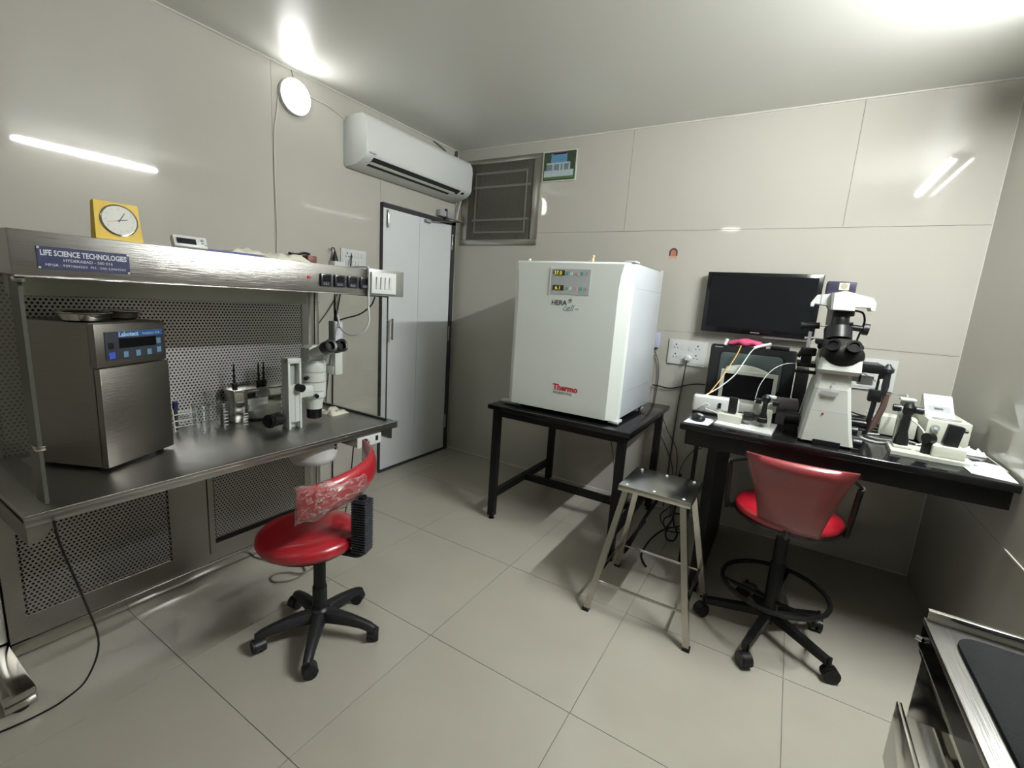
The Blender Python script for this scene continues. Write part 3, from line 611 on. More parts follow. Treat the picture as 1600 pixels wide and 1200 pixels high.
# hanging cables near hood
DC = mat('dark_cable', (.05, .045, .04), .6)
def cable(label, pts, r=.0035, m=None, name='cable', cat='cable', closed=False):
    p = V(pts[0]); return solo(name, B().tube(pts, r, 7, 6, closed), m or BLACKP, label, cat, p)
cable('white cable looping from the canopy switch plate down to the microscope camera', [(.60, -1.62, 1.408), (.80, -1.705, 1.41), (.925, -1.722, 1.413), (.938, -1.72, 1.40), (.937, -1.718, 1.34), (.925, -1.708, 1.25), (.92, -1.70, 1.19), (.90, -1.712, 1.145), (.85, -1.735, 1.125), (.78, -1.73, 1.145), (.74, -1.715, 1.19), (.728, -1.715, 1.225)], .004, WHITE)
cable('thin white cable from the canopy down to the black camera plug', [(.728, -1.715, 1.225), (.726, -1.715, 1.26), (.70, -1.70, 1.30)], .002, WHITE)
cable('black cable slanting from the canopy down to the camera top', [(.80, -1.56, 1.29), (.79, -1.575, 1.25), (.77, -1.62, 1.21), (.74, -1.67, 1.19), (.725, -1.70, 1.178)], .0035)
cable('black vertical cable hanging from the canopy to the camera', [(.70, -1.70, 1.30), (.70, -1.705, 1.24), (.715, -1.71, 1.18)], .003)
solo('camera_plug', B().lathe((.728, -1.717, 1.176), (0, 0, 1), [(.009, 0), (.008, .02), (.004, .045), (.003, .05)], 12), BLACKP, 'black cable plug on top of the microscope camera', 'plug', (.728, -1.717, 1.176))
cable('thin dark cable slanting behind the hood glass on the left wall', [(.01, -1.10, 1.36), (.01, -1.20, 1.20), (.01, -1.30, 1.08), (.01, -1.40, .95)], .003, DC)
cable('dark cable hanging straight down the left wall behind the microscope', [(.01, -1.165, 1.32), (.01, -1.17, 1.1), (.01, -1.235, .63), (.01, -1.24, .3)], .003, DC)
cable('thin black loop of cable under the white microscope base', [(.76, -1.92, .617), (.75, -1.94, .60), (.74, -1.935, .575), (.75, -1.90, .553), (.76, -1.86, .552), (.77, -1.83, .57), (.77, -1.82, .60), (.77, -1.82, .617)], .0025)
cable('black cable hanging from the control box toward the floor', [(.80, -1.67, .636), (.79, -1.67, .60), (.77, -1.67, .45), (.74, -1.69, .20), (.70, -1.75, .02), (.67, -1.80, .006)], .003)
cable('black cable hanging from the worktop left end and curving over the floor', [(.93, -2.728, .69), (.935, -2.722, .62), (.90, -2.68, .42), (.82, -2.64, .22), (.76, -2.66, .08), (.72, -2.70, .02), (.71, -2.75, .005), (.70, -2.83, .005), (.66, -2.95, .005), (.55, -3.2, .005)], .003)
cable('grey cable coiled on the floor behind the left red chair', [(.30, -1.93, .006), (.42, -1.925, .006), (.54, -1.885, .006), (.63, -1.845, .006), (.69, -1.865, .006), (.70, -1.93, .006), (.66, -1.985, .006), (.615, -1.985, .006), (.60, -1.95, .006), (.64, -1.91, .008), (.69, -1.89, .012), (.70, -1.85, .01), (.67, -1.79, .006), (.62, -1.75, .006)], .0035, mat('grey_cable', (.16, .15, .12), .5))
# ============================================================ CHAIRS
def caster(t, x, y, zt, m, r=.024, a=0):
    d = V((math.cos(a), math.sin(a), 0)); s_ = V((-d.y, d.x, 0)); c = V((x, y, r))+d*.008
    c_ = part('caster', B().cyl(c-s_*.021, c-s_*.004, r, n=20).cyl(c+s_*.004, c+s_*.021, r, n=20), m, t)
    # hood
    P = []
    for k in range(9):
        q = PI*k/8-.2; P.append(c-s_*.017+d*math.cos(q)*(r*1.12)+V((0, 0, 1))*math.sin(q)*(r*1.12))
    b = B().prism(P, s_*.034); b.cyl((x, y, r+.01), (x, y, zt), .007, n=10); part('caster_fork', b, m, c_)
def backrest_shell(c, rad, a0, a1, z0f, z1f, th, n=20, nz=6, lean=0, bulge=.01):
    rings = []; b = B(); N = n+1; vs = []; fs = []
    for side in (0, 1):
        for j in range(nz+1):
            v_ = j/nz
            for i in range(N):
                u_ = i/n; a = a0+(a1-a0)*u_; z0_, z1_ = z0f(u_), z1f(u_); z = z0_+(z1_-z0_)*v_
                e = (1-abs(2*v_-1)**3)*(1-abs(2*u_-1)**6); r_ = rad + (th/2+bulge*e)*(1 if side else -1)*(0.25+.75*e) + lean*v_
                vs.append((c[0]+r_*math.cos(a), c[1]+r_*math.sin(a), z))
    S = N*(nz+1)
    for side in (0, 1):
        for j in range(nz):
            for i in range(n):
                k = side*S+j*N+i; f = (k, k+1, k+N+1, k+N); fs.append(f if side else f[::-1])
    for j in range(nz):
        for i in (0, n): k = j*N+i; fs.append((k, k+N, k+N+S, k+S))
    for j in (0, nz):
        for i in range(n): k = j*N+i; fs.append((k, k+1, k+1+S, k+S))
    b._add(vs, fs); return b
CX, CY = 1.076, -2.065
t = thing('office_chair', 'red swivel chair with a black five star base in front of the hood', 'chair', (CX, CY, 0))
hub = B().lathe((CX, CY, 0), ax, [(.030, .055), (.038, .06), (.036, .11), (.028, .118)], 24); part('hub', hub, CHARC, t)
for k in range(5):
    a = math.radians(24.5+72*k); d = V((math.cos(a), math.sin(a), 0)); s_ = V((-d.y, d.x, 0)); rings = []
    for (r_, zt, hh, w_) in ((.02, .112, .045, .026), (.07, .108, .040, .024), (.12, .100, .034, .021), (.17, .088, .028, .018), (.20, .078, .028, .017), (.222, .066, .022, .015)):
        c = V((CX, CY, 0))+d*r_; rings.append([c-s_*w_+up*(zt-hh), c+s_*w_+up*(zt-hh), c+s_*w_*.8+up*(zt-.006), c+s_*w_*.4+up*zt, c-s_*w_*.4+up*zt, c-s_*w_*.8+up*(zt-.006)])
    l_ = part('base_arm', B().loft(rings), CHARC, t, ang=50)
    caster(t, CX+.212*math.cos(a), CY+.212*math.sin(a), .06, CHARC, .024, a+1.9)
part('gas_cylinder', B().lathe((CX, CY, 0), ax, [(.026, .11), (.026, .20), (.0255, .205)], 20).lathe((CX, CY, 0), ax, [(.022, .20), (.022, .38)], 20), CHARC, t)
part('height_lever', B().tube([(CX-.02, CY-.02, .375), (CX-.07, CY-.03, .36), (CX-.085, CY-.035, .335)], .005, 8), BLACKP, t)
SX, SY, SZ = 1.075, -2.13, .415
SX, SY = CX-.03, CY-.02
part('seat_pan', B().lathe((SX, SY, 0), ax, [(.10, .368), (.150, .375), (.158, .385), (.158, .39)], 40), BLACKP, t)
part('seat', B().lathe((SX, SY, 0), ax, [(.152, .386), (.172, .392), (.180, .408), (.178, .425), (.165, .438), (.12, .446), (0, .449)], 48), RED, t, ang=60)
# backrest: faces the hood (-x, +y side); carried by the ribbed bar on +x side
ab = math.radians(-12)          # direction of the bar from the seat centre
db = V((math.cos(20*PI/180), math.sin(20*PI/180), 0))
bd = V((SX, SY, 0))+db*.205; sb = V((-db.y, db.x, 0))
b = B()
def slab_at(c, z0_, z1_, hw, th): return [c-sb*hw+up*z0_, c+sb*hw+up*z0_, c+sb*hw+up*z1_, c-sb*hw+up*z1_]
part('back_bar', B().tube([V((SX, SY, .372))+db*.05, V((SX, SY, .370))+db*.15, bd+up*.375, bd+db*.012+up*.42, bd+db*.01+up*.6], .014, 10), BLACKP, t)
b = B()
for k in range(21):
    z = .392+k*.0095; b.box(bd+db*.008+up*z, (.058, .058, .0062), math.atan2(db.y, db.x), .002, 1)
b.box(bd+db*.008+up*.487, (.046, .046, .205), math.atan2(db.y, db.x), .003)
part('ribbed_sleeve', b, mat('ribbed_navy_black', (.022, .024, .032), .4), t)
cen = (SX-db.x*.06, SY-db.y*.06); am = math.atan2(db.y, db.x)
bk1 = part('backrest', backrest_shell(cen, .268, am-.90, am+.98, lambda u: .610-.035*max(0, .5-u)*1.2+.02*max(0,u-.6), lambda u: .694+.034*u+.012*math.sin(u*PI), .024, lean=.0), RED, t, ang=70)
part('plastic_film', backrest_shell(cen, .268, am-.93, am+.14, lambda u: .572+.045*u+.006*math.sin(u*19), lambda u: .700+.010*u+.003*math.sin(u*23), .036, n=30, lean=.0), FILM, t, ang=80, label='loose clear plastic wrapping still on the backrest')
# --- drafting chair
DX, DY = 2.555, -1.0
t = thing('drafting_chair', 'tall red wrapped swivel chair with a black foot ring at the right bench', 'chair', (DX, DY, 0))
for a_ in (185, 254.5, 327, 42, 113):
    a = math.radians(a_); d = V((math.cos(a), math.sin(a), 0)); s_ = V((-d.y, d.x, 0)); c0 = V((DX, DY, 0)); rings = []
    for (r_, zt, hh, w_) in ((.02, .125, .035, .016), (.12, .108, .03, .015), (.245, .088, .026, .013)):
        c = c0+d*r_; rings.append([c-s_*w_+up*(zt-hh), c+s_*w_+up*(zt-hh), c+s_*w_+up*zt, c-s_*w_+up*zt])
    part('base_arm', B().loft(rings), BLACKM, t)
    caster(t, DX+.25*math.cos(a), DY+.25*math.sin(a), .095, BLACKP, .028, a+.9)
part('gas_cylinder', B().lathe((DX, DY, 0), ax, [(.026, .07), (.028, .08), (.028, .33), (.026, .335)], 20).lathe((DX, DY, 0), ax, [(.024, .33), (.024, .46), (.016, .462), (.016, .50)], 20), BLACKM, t)
pr = [(DX+.195*math.cos(2*PI*k/28)+.0, DY+.195*math.sin(2*PI*k/28)-.0, .225) for k in range(28)]
part('foot_ring', B().tube(pr, .0095, 8, 0, True), BLACKM, t)
for a_ in (75, 195, 315):
    a = math.radians(a_); part('ring_spoke', B().tube([(DX+.02*math.cos(a), DY+.02*math.sin(a), .17), (DX+.19*math.cos(a), DY+.19*math.sin(a), .222)], .008, 8, 0), BLACKM, t)
part('lock_knob', B().lathe((DX-.03, DY+.0, .17), (-1, .25, .2), [(.012, 0), (.012, .03), (.026, .035), (.022, .06), (.004, .09)], 12), BLACKP, t)
DSx, DSy, DSz = DX+.0, DY+.06, .55
part('seat_pan', B().lathe((DSx, DSy, 0), ax, [(.10, .498), (.185, .505), (.198, .515), (.198, .522)], 40), BLACKP, t)
part('seat', B().lathe((DSx, DSy, 0), ax, [(.18, .515), (.190, .522), (.196, .538), (.19, .553), (.17, .563), (.11, .57), (0, .572)], 44), RED, t, ang=60)
# backrest, flat curved trapezoid seen from behind, wrapped
def bkpt(u, v):     # u -1..1, v 0..1 bottom..top
    w_ = .104+.070*max(v,0)**1.3; z = .540+.277*v-.012*u*(1-v); y = DY-.145-.055*v + .030*(u*u) ; x = DX+.002+u*w_+.0*v
    return V((x, y, z))
b = B(); n_, m_ = 18, 12; vs = []; fs = []
for side in (0, 1):
    for j in range(m_+1):
        for i in range(n_+1):
            u_, v_ = i/n_*2-1, j/m_; p = bkpt(u_, v_); e = (1-abs(u_)**4)*(1-abs(2*v_-1)**6); th = (.006+.020*e+(.010*math.exp(-((v_-.93)/.08)**2)))*(1 if side else -.6)
            vs.append(p+V((0, -th, 0)))
S_ = (n_+1)*(m_+1)
for side in (0, 1):
    for j in range(m_):
        for i in range(n_): k = side*S_+j*(n_+1)+i; fs.append((k, k+1, k+n_+2, k+n_+1))
for j in range(m_):
    for i in (0, n_): k = j*(n_+1)+i; fs.append((k, k+n_+1, k+n_+1+S_, k+S_))
for j in (0, m_):
    for i in range(n_): k = j*(n_+1)+i; fs.append((k, k+1, k+1+S_, k+S_))
b._add(vs, fs); part('backrest', b, REDD, t, ang=70)
# film around the backrest
b = B(); vs = []; fs = []; n_, m_ = 16, 12
for j in range(m_+1):
    for i in range(n_+1):
        u_, v_ = (i/n_*2-1)*1.05, -.09+j/m_*1.08; p = bkpt(u_, v_); vs.append(p+V((0, -.036+.004*math.sin(u_*9+v_*11)-.012*u_*u_*-1, 0)))
for j in range(m_):
    for i in range(n_): k = j*(n_+1)+i; fs.append((k, k+1, k+n_+2, k+n_+1))
b._add(vs, fs); part('plastic_film', b, FILM2, t, ang=80, label='clear plastic wrapping over the whole backrest')
part('back_bracket', B().tube([(DX, DY+.02, .505), (DX, DY-.12, .50), (DX, DY-.135, .54), (DX, DY-.142, .575)], .011, 8), BLACKM, t)
for s_ in (-1, 1):
    x = DX+s_*(.212 if s_ < 0 else .190)
    part('armrest', B().tube([(x*.5+DX*.5, DSy+.0, .508), (x-.0, DSy+.0, .506), (x+s_*.01, DSy-.05, .53), (x+s_*.015, DSy-.10, .70), (x+s_*.012, DSy-.14, .742)], .011, 8).tube([(x+s_*.012, DSy-.14, .742), (DX+s_*.165, DY-.165, .788)], .006, 8, 0), BLACKM, t)
# ------------------------------------------------------------ steel stool
STL = mat('stool_steel', (.56, .54, .49), .2, 1, noise=.1, nscale=7)
t = thing('steel_stool', 'stainless steel step stool with splayed square legs', 'stool', (2.08, -1.09, 0))
part('seat_plate', B().bx(1.925, 2.222, -1.215, -.935, .569, .572, .001), mat('stool_plate_steel', (.46, .46, .44), .24, 1, noise=.06, nscale=5), t); part('seat_rim', B().bx(1.924, 2.223, -1.216, -.934, .548, .569, .001), STL, t)
ft = {(0, 0): (1.87, -1.305), (1, 0): (2.292, -1.295), (1, 1): (2.292, -.88), (0, 1): (1.87, -.88)}
tp = {(0, 0): (1.955, -1.185), (1, 0): (2.19, -1.185), (1, 1): (2.19, -.965), (0, 1): (1.955, -.965)}
def legat(k, z): f, q = ft[k], tp[k]; s_ = z/.555; return V((f[0]+(q[0]-f[0])*s_, f[1]+(q[1]-f[1])*s_, z))
for k in ft:
    rings = []
    for z in (.012, .556):
        c = legat(k, z); h = .0125; rings.append([c+V((-h, -h, 0)), c+V((h, -h, 0)), c+V((h, h, 0)), c+V((-h, h, 0))])
    part('leg', B().loft(rings), STL, t); c = legat(k, 0)
    part('rubber_foot', B().bx(c.x-.014, c.x+.014, c.y-.014, c.y+.014, 0, .014), BLACKP, t)
for (a, b_, z) in (((0, 0), (1, 0), .135), ((0, 1), (1, 1), .135), ((0, 0), (0, 1), .16), ((1, 0), (1, 1), .16)):
    part('stretcher', B().tube([legat(a, z), legat(b_, z)], .0065, 8, 0), CHROME, t)
for x in (1.955, 2.07, 2.19):
    for y in (-1.19, -.96): part('screw', B().lathe((x, y, .572), ax, [(.007, 0), (.005, .0025), (0, .003)], 10), WHITE, t)
# ============================================================ INCUBATOR TABLE + CO2 INCUBATOR
ZT = .714
t = thing('incubator_table', 'black steel table with an H stretcher carrying the white incubator', 'table', (1.43, -.46, 0))
part('tabletop', B().bx(1.015, 1.862, -.897, -.045, .688, ZT, .003), BLACKT, t)
for (x, y) in ((1.062, -.855), (1.815, -.855), (1.062, -.09), (1.815, -.09)):
    l_ = part('leg', B().bx(x-.02, x+.02, y-.02, y+.02, .022, .688), BLACKM, t)
    part('levelling_foot', B().lathe((x, y, 0), ax, [(.018, 0), (.018, .006), (.008, .01), (.007, .03)], 14), BLACKP, l_)
b = B(); b.bx(1.082, 1.795, -.872, -.838, .648, .688); b.bx(1.082, 1.795, -.107, -.073, .648, .688); b.bx(1.045, 1.079, -.835, -.11, .648, .688); b.bx(1.798, 1.832, -.835, -.11, .648, .688)
part('apron', b, BLACKM, t, smooth=False)
part('stretcher', B().bx(1.046, 1.078, -.835, -.11, .135, .175), BLACKM, t); part('stretcher', B().bx(1.799, 1.831, -.835, -.11, .135, .175), BLACKM, t); part('stretcher', B().bx(1.078, 1.799, -.49, -.455, .135, .175), BLACKM, t)
t = thing('co2_incubator', 'large white laboratory incubator with a digital panel on the black table', 'incubator', (1.44, -.5, ZT))
ix0, ix1, iyf, iyb, iz0, iz1 = 1.095, 1.765, -.775, -.235, .748, 1.535
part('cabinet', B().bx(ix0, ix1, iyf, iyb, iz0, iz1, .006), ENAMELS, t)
part('gasket', B().bx(ix0+.006, ix1-.006, iyf-.008, iyf+.002, iz0+.006, iz1-.004), GREYP, t)
# door: front view rect, concave curved sides
def doorring(z):
    v_ = (z-iz0)/(iz1-iz0); inl = .012+.040*(1-v_)**.0*0; f = .05; k = .018+.028*max(0, 1-v_)**.5
    xr = ix1-.055+.03*abs(v_-.55)**1.5*2; xl = ix0+.052-.03*abs(v_-.55)**1.5*2
    xr = ix1-.058+.020*max(0, (v_-.82)/.18)**2; xl = ix0+.045-.018*max(0, (v_-.82)/.18)**2
    return [V((ix0, iyf-.008, z)), V((ix0+.006, iyf-.03, z)), V((xl-.012, iyf-.058, z)), V((xl, iyf-.066, z)), V((xr, iyf-.066, z)), V((xr+.012, iyf-.058, z)), V((ix1-.006, iyf-.03, z)), V((ix1, iyf-.008, z))]
zs = [iz0-.008, iz0]+[iz0+(iz1-iz0)*k/12 for k in range(1, 12)]+[iz1-.010, iz1]
rings = [doorring(z) for z in zs]
for p in rings[-1]: p.y = min(p.y+.012, iyf-.008)
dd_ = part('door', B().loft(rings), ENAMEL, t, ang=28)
yf = iyf-.066
cp = part('control_panel', B().bx(1.335, 1.556, yf-.002, yf+.001, 1.366, 1.495), mat('panel_grey', (.42, .45, .45), .4), dd_)
DSP = mat('display_olive', (.05, .045, .008), .3)
for (z, s_, xo) in ((1.462, '37.0', 0), (1.386, '6.1', .012)):
    part('led_display', B().bx(1.348, 1.412, yf-.0035, yf-.002, z, z+.026), DSP, cp)
    text(s_, .027, YLW, 'led_digits', cp, (1.350+xo, yf-.0037, z+.003), (1, 0, 0), (0, 0, 1), depth=.0004)
    for (x, m_) in ((1.427, GREENB), (1.448, WHITE), (1.482, mat('pink_key', (.55, .38, .35), .4)), (1.508, GREENB), (1.535, GREYP)):
        part('key', B().bx(x-.007, x+.007, yf-.0032, yf-.002, z+.003, z+.019), m_, cp)
part('panel_edge', B().bx(1.326, 1.334, yf-.003, yf+.001, 1.36, 1.50), WHITE, dd_)
TXT = mat('dark_print', (.05, .06, .07), .5); TG = mat('teal_print', (.16, .36, .33), .5); TR = mat('red_print', (.55, .02, .05), .45)
text('HERA', .036, TXT, 'lettering', dd_, (1.347, yf-.001, 1.310), (1, 0, 0), (0, 0, 1), bold=.0004)
text('cell', .046, TG, 'lettering', dd_, (1.412, yf-.001, 1.283), (1, 0, 0), (0, 0, 1), shear=.4)
text('150i', .012, TG, 'lettering', dd_, (1.487, yf-.001, 1.290), (1, 0, 0), (0, 0, 1))
text('*', .05, TXT, 'lettering', dd_, (1.445, yf-.001, 1.308), (1, 0, 0), (0, 0, 1), bold=.001)
text('Thermo', .044, TR, 'lettering', dd_, (1.397, yf-.001, .858), (1, 0, 0), (0, 0, 1), bold=.0016)
text('S C I E N T I F I C', .015, TXT, 'lettering', dd_, (1.400, yf-.001, .838), (1, 0, 0), (0, 0, 1), bold=.0003)
part('top_hinge', B().bx(ix1-.05, ix1+.006, iyf-.04, iyf+.03, iz1, iz1+.009, .003), WHITE, t)
part('top_button', B().cyl((ix0+.08, iyf-.03, iz1-.002), (ix0+.08, iyf-.03, iz1+.012), .009, n=12), WHITE, t)
part('top_button', B().cyl((ix1-.02, iyb+.03, iz1-.002), (ix1-.02, iyb+.03, iz1+.014), .009, n=12), WHITE, t)
part('bottom_hinge', B().bx(ix1-.05, ix1+.004, iyf-.045, iyf+.03, iz0-.022, iz0-.008, .003), WHITE, t); part('door_latch', B().bx(ix0-.045, ix0+.05, iyf-.035, iyf+.01, iz0-.024, iz0-.009, .004), WHITE, t)
for (x, y) in ((ix0+.05, iyf+.03), (ix1-.02, iyf+.0), (ix0+.05, iyb-.04), (ix1-.03, iyb-.03)): part('foot', B().lathe((x, y, ZT), ax, [(.016, 0), (.016, .006), (.011, .01), (.011, iz0-ZT)], 16), SILVER, t)
part('under_plate', B().bx(ix0+.03, ix1-.03, iyf+.03, iyb-.03, iz0-.014, iz0), BLACKM, t)
part('side_seam', B().bx(ix1-.001, ix1+.0006, iyf+.03, iyb-.02, 1.415, 1.417), GREYP, t); part('side_seam', B().bx(ix1-.001, ix1+.0006, iyf+.03, iyb-.02, .885, .887), GREYP, t)
t = thing('figurine', 'tiny cream figurine standing on top of the white incubator', 'figurine', (1.42, -.5, iz1))
CR = mat('ivory', (.75, .62, .38), .5)
part('figure_body', B().lathe((1.42, -.5, iz1), ax, [(.017, 0), (.016, .012), (.008, .03), (.009, .045), (.006, .054)], 14), CR, t); part('figure_head', B().ell((1.423, -.5, iz1+.061), (.008, .008, .010), 12, 8), CR, t)
part('figure_arm', B().tube([(1.415, -.5, iz1+.04), (1.402, -.5, iz1+.034), (1.396, -.5, iz1+.022)], .0045, 7), CR, t)
# ------------------------------------------------------------ wall pictures
t = thing('framed_picture', 'small framed picture of a white building under a blue sky on the back wall', 'picture', (.90, 0, 2.157))
px0, px1, pz0, pz1 = .775, 1.036, 2.157, 2.36
part('backing_board', B().bx(px0, px1, -.008, -.0005, pz0, pz1), CREAM, t)
im = part('picture_print', B().bx(px0+.008, px1-.008, -.0088, -.0078, pz0+.008, pz1-.008), mat('foliage_print', (.035, .06, .03), .4, noise=.5, nscale=60), t)
def pp(x0_, x1_, z0_, z1_, m, nm, y=-.0090): part(nm, B().bx(px0+x0_*.26, px0+x1_*.26, y-.0003, y, pz0+z0_*.2, pz0+z1_*.2), m, im)
pp(.25, .72, .58, .93, mat('sky_print', (.10, .26, .42), .5, noise=.3, nscale=30), 'print_sky'); pp(.30, .70, .89, .96, mat('purple_print', (.25, .06, .16), .5), 'print_sky')
BW = mat('building_print', (.42, .50, .52), .5, noise=.2, nscale=60)
pp(.12, .82, .36, .60, mat('building_print_grey', (.16, .20, .24), .5, noise=.3, nscale=80), 'print_building', -.0093); pp(.06, .93, .16, .37, BW, 'print_building', -.0096); pp(.12, .82, .57, .62, BW, 'print_building', -.0096)
for x in (.30, .50, .60, .78): pp(x, x+.045, .36, .58, BW, 'print_column', -.0096)
pp(.05, .95, .09, .15, mat('lawn_print', (.08, .16, .05), .5), 'print_lawn', -.0093)
t = thing('sticker', 'small arched orange brown sticker on the back wall right of the incubator', 'sticker', (1.752, 0, 1.637))
def arch(w_, z0_, z1_, y, x=1.752):
    P = [V((x-w_, y, z0_)), V((x+w_, y, z0_))]; hh = z1_-w_
    for k in range(9): a = PI*k/8; P.append(V((x+w_*math.cos(a), y, hh+w_*math.sin(a))))
    return B().prism(P, (0, -.0012, 0))
part('sticker_arch', arch(.026, 1.655, 1.706, -.0003), mat('sticker_brown', (.07, .04, .03), .5), t); part('sticker_centre', arch(.016, 1.655, 1.695, -.0015), mat('sticker_orange', (.42, .18, .12), .5, noise=.3, nscale=120), t)
part('sticker_base', B().bx(1.726, 1.778, -.0022, -.0003, 1.638, 1.658), mat('sticker_pale', (.52, .36, .28), .5, noise=.4, nscale=120), t)
# ============================================================ RIGHT BENCH
ZR = .835
t = thing('microscope_bench', 'long black laboratory bench along the back wall carrying the monitors', 'bench', (2.64, -.5, 0))
part('benchtop', B().bx(2.10, W-.008, -.985, -.012, ZR-.028, ZR, .005, 3), BLACKT, t)
b = B(); b.bx(2.125, W-.02, -.965, -.94, ZR-.095, ZR-.028); b.bx(2.125, 2.15, -.94, -.03, ZR-.095, ZR-.028); b.bx(2.15, W-.02, -.05, -.03, ZR-.095, ZR-.028)
part('apron', b, BLACKM, t, smooth=False)
part('side_panel', B().bx(2.215, 2.255, -.868, -.10, 0, ZR-.03), BLACKM, t); part('wall_bracket', B().bx(W-.03, W-.012, -.90, -.10, ZR-.11, ZR-.028), BLACKM, t)
part('leg', B().bx(2.128, 2.146, -.66, -.642, 0, ZR-.03), BLACKM, t)
# wall tv
t = thing('wall_monitor', 'wide flat black television screen mounted on the back wall', 'television', (2.28, 0, 1.21))
part('bezel', B().bx(1.985, 2.567, -.062, -.022, 1.212, 1.562, .004), BLACKG, t)
part('screen', B().bx(2.008, 2.545, -.0632, -.0615, 1.245, 1.542), mat('tv_screen', (.006, .007, .008), .2, spec=.25), t)
part('badge', B().bx(2.255, 2.302, -.0636, -.0615, 1.223, 1.227), SILVER, t); part('wall_mount', B().bx(2.15, 2.40, -.022, -.0, 1.28, 1.48), BLACKM, t)
part('speaker_bar', B().bx(2.32, 2.56, -.05, -.03, 1.200, 1.2115), SILVER, t)
# crt
t = thing('crt_television', 'bulky dark grey cathode ray television on the bench below the wall screen', 'television', (2.31, -.2, ZR))
cx0, cx1, cz0, cz1, cyf = 2.085, 2.50, ZR+.012, 1.148, -.255
def rr4(x0_, x1_, z0_, z1_, y, r=.015):
    P = []
    for (cx_, cz_, a0) in ((x1_-r, z1_-r, 0), (x0_+r, z1_-r, 90), (x0_+r, z0_+r, 180), (x1_-r, z0_+r, 270)):
        for k in range(4): a = math.radians(a0+30*k); P.append(V((cx_+r*math.cos(a), y, cz_+r*math.sin(a))))
    return P
part('cabinet', B().loft([rr4(cx0, cx1, cz0, cz1, cyf), rr4(cx0-.006, cx1+.006, cz0, cz1+.004, cyf+.03), rr4(cx0+.02, cx1-.0, cz0, cz1, cyf+.09, .03), rr4(cx0+.08, cx1-.06, cz0+.01, cz1-.03, -.03, .04)]), CHARC, t, ang=40)
part('screen', B().loft([rr4(cx0+.055, cx1-.055, cz0+.07, cz1-.035, cyf-.001, .02), rr4(cx0+.075, cx1-.075, cz0+.09, cz1-.055, cyf-.006, .02)]), SCREEN, t, ang=60)
b = B(); b.loft([rr4(cx0+.048, cx1-.048, cz0+.062, cz1-.028, cyf-.0006, .02), rr4(cx0+.048, cx1-.048, cz0+.062, cz1-.028, cyf+.001, .02)]); part('screen_surround', b, BLACKP, t)
part('stand_foot', B().bx(cx0+.05, cx1-.05, cyf+.02, -.06, ZR, ZR+.014), BLACKP, t); part('badge', B().bx(cx0+.02, cx0+.06, cyf-.002, cyf, cz1-.012, cz1-.008), SILVER, t)
# lcd monitor white
t = thing('small_monitor', 'small white framed monitor with a curved back standing before the dark television', 'monitor', (2.30, -.35, ZR))
PWH = mat('monitor_white', (.50, .52, .46), .4)
ly = -.36; lx0, lx1, lz0, lz1 = 2.168, 2.436, ZR+.022, 1.028
b = B()
for (a, b_, c, d) in ((lx0, lx1, lz1-.018, lz1), (lx0, lx1, lz0, lz0+.022), (lx0, lx0+.018, lz0+.022, lz1-.018), (lx1-.018, lx1, lz0+.022, lz1-.018)): b.bx(a, b_, ly-.012, ly+.014, c, d)
part('frame', b, PWH, t, smooth=False)
part('screen', B().bx(lx0+.017, lx1-.017, ly-.004, ly+.012, lz0+.02, lz1-.016), LCD, t)
P = [V((2.185, ly+.012, lz1-.002))]+[V((2.185+.20*k/10, ly+.012, lz1+.036*math.sin(PI*(.18+.72*k/10))-.008)) for k in range(11)]+[V((2.385, ly+.012, lz1-.002))]
part('curved_back', B().prism(P, (0, .05, 0)), PWH, t)
part('stand', B().bx(2.26, 2.34, ly-.0, ly+.04, ZR+.006, lz0+.01), PWH, t); part('stand_base', B().bx(2.205, 2.395, ly-.07, ly+.07, ZR, ZR+.008, .003), PWH, t)
solo('keyboard_unit', B().bx(2.20, 2.44, -.52, -.44, ZR, ZR+.045, .006), PWH, 'low white box with dark slots in front of the small monitor', 'box', (2.32, -.48, ZR))
# pink cloth bundle on the crt
def bundle():
    b = B(); n_, m_ = 22, 12; rings = []
    for i in range(n_+1):
        u_ = i/n_; x = 2.165+.19*u_; r_ = .029*max(.05, math.sin(PI*min(1, max(0, .06+u_*.9))))**.6*(1+.05*math.sin(u_*17)); 
        rings.append([V((x, -.22+1.5*r_*math.cos(2*PI*k/m_), cz1+.004+max(0, r_*(1+math.sin(2*PI*k/m_+.4*math.sin(u_*17)))*.72))) for k in range(m_)])
    b.loft(rings); return b
solo('cloth_bundle', bundle(), PINK, 'rolled bright pink cloth lying on top of the dark television', 'cloth', (2.26, -.22, cz1+.004), ang=80)
solo('paper_roll', B().cyl((2.150, -.23, cz1+.004), (2.160, -.23, cz1+.036), .009, n=12), PAPER, 'small white roll standing left of the pink cloth', 'roll', (2.15, -.23, cz1+.004))
solo('plastic_handle', B().tube([(2.300, -.262, 1.150), (2.33, -.25, 1.163), (2.375, -.23, 1.178)], .0075, 8, 3), PAPER, 'thick white plastic handle lying across the front of the dark television top', 'handle', (2.30, -.26, 1.15))
t = thing('small_device', 'flat black device on the right part of the dark television top', 'device', (2.41, -.20, cz1+.003))
part('device_body', B().bx(2.375, 2.465, -.25, -.17, cz1+.0035, cz1+.018, .004), BLACKP, t)
cable('orange tube running from the television top down to the white extension box', [(2.236, -.262, 1.155), (2.225, -.35, 1.10), (2.20, -.44, 1.03), (2.185, -.50, .99), (2.165, -.60, .945), (2.15, -.66, .917)], .0028, mat('orange_rubber', (.62, .36, .12), .5), 'tube', 'tube')
cable('white tube curving from the white handle down to the extension box', [(2.300, -.264, 1.146), (2.285, -.30, 1.12), (2.262, -.38, 1.06), (2.24, -.46, 1.01), (2.19, -.58, .955), (2.14, -.655, .917)], .003, WHITE, 'tube', 'tube')
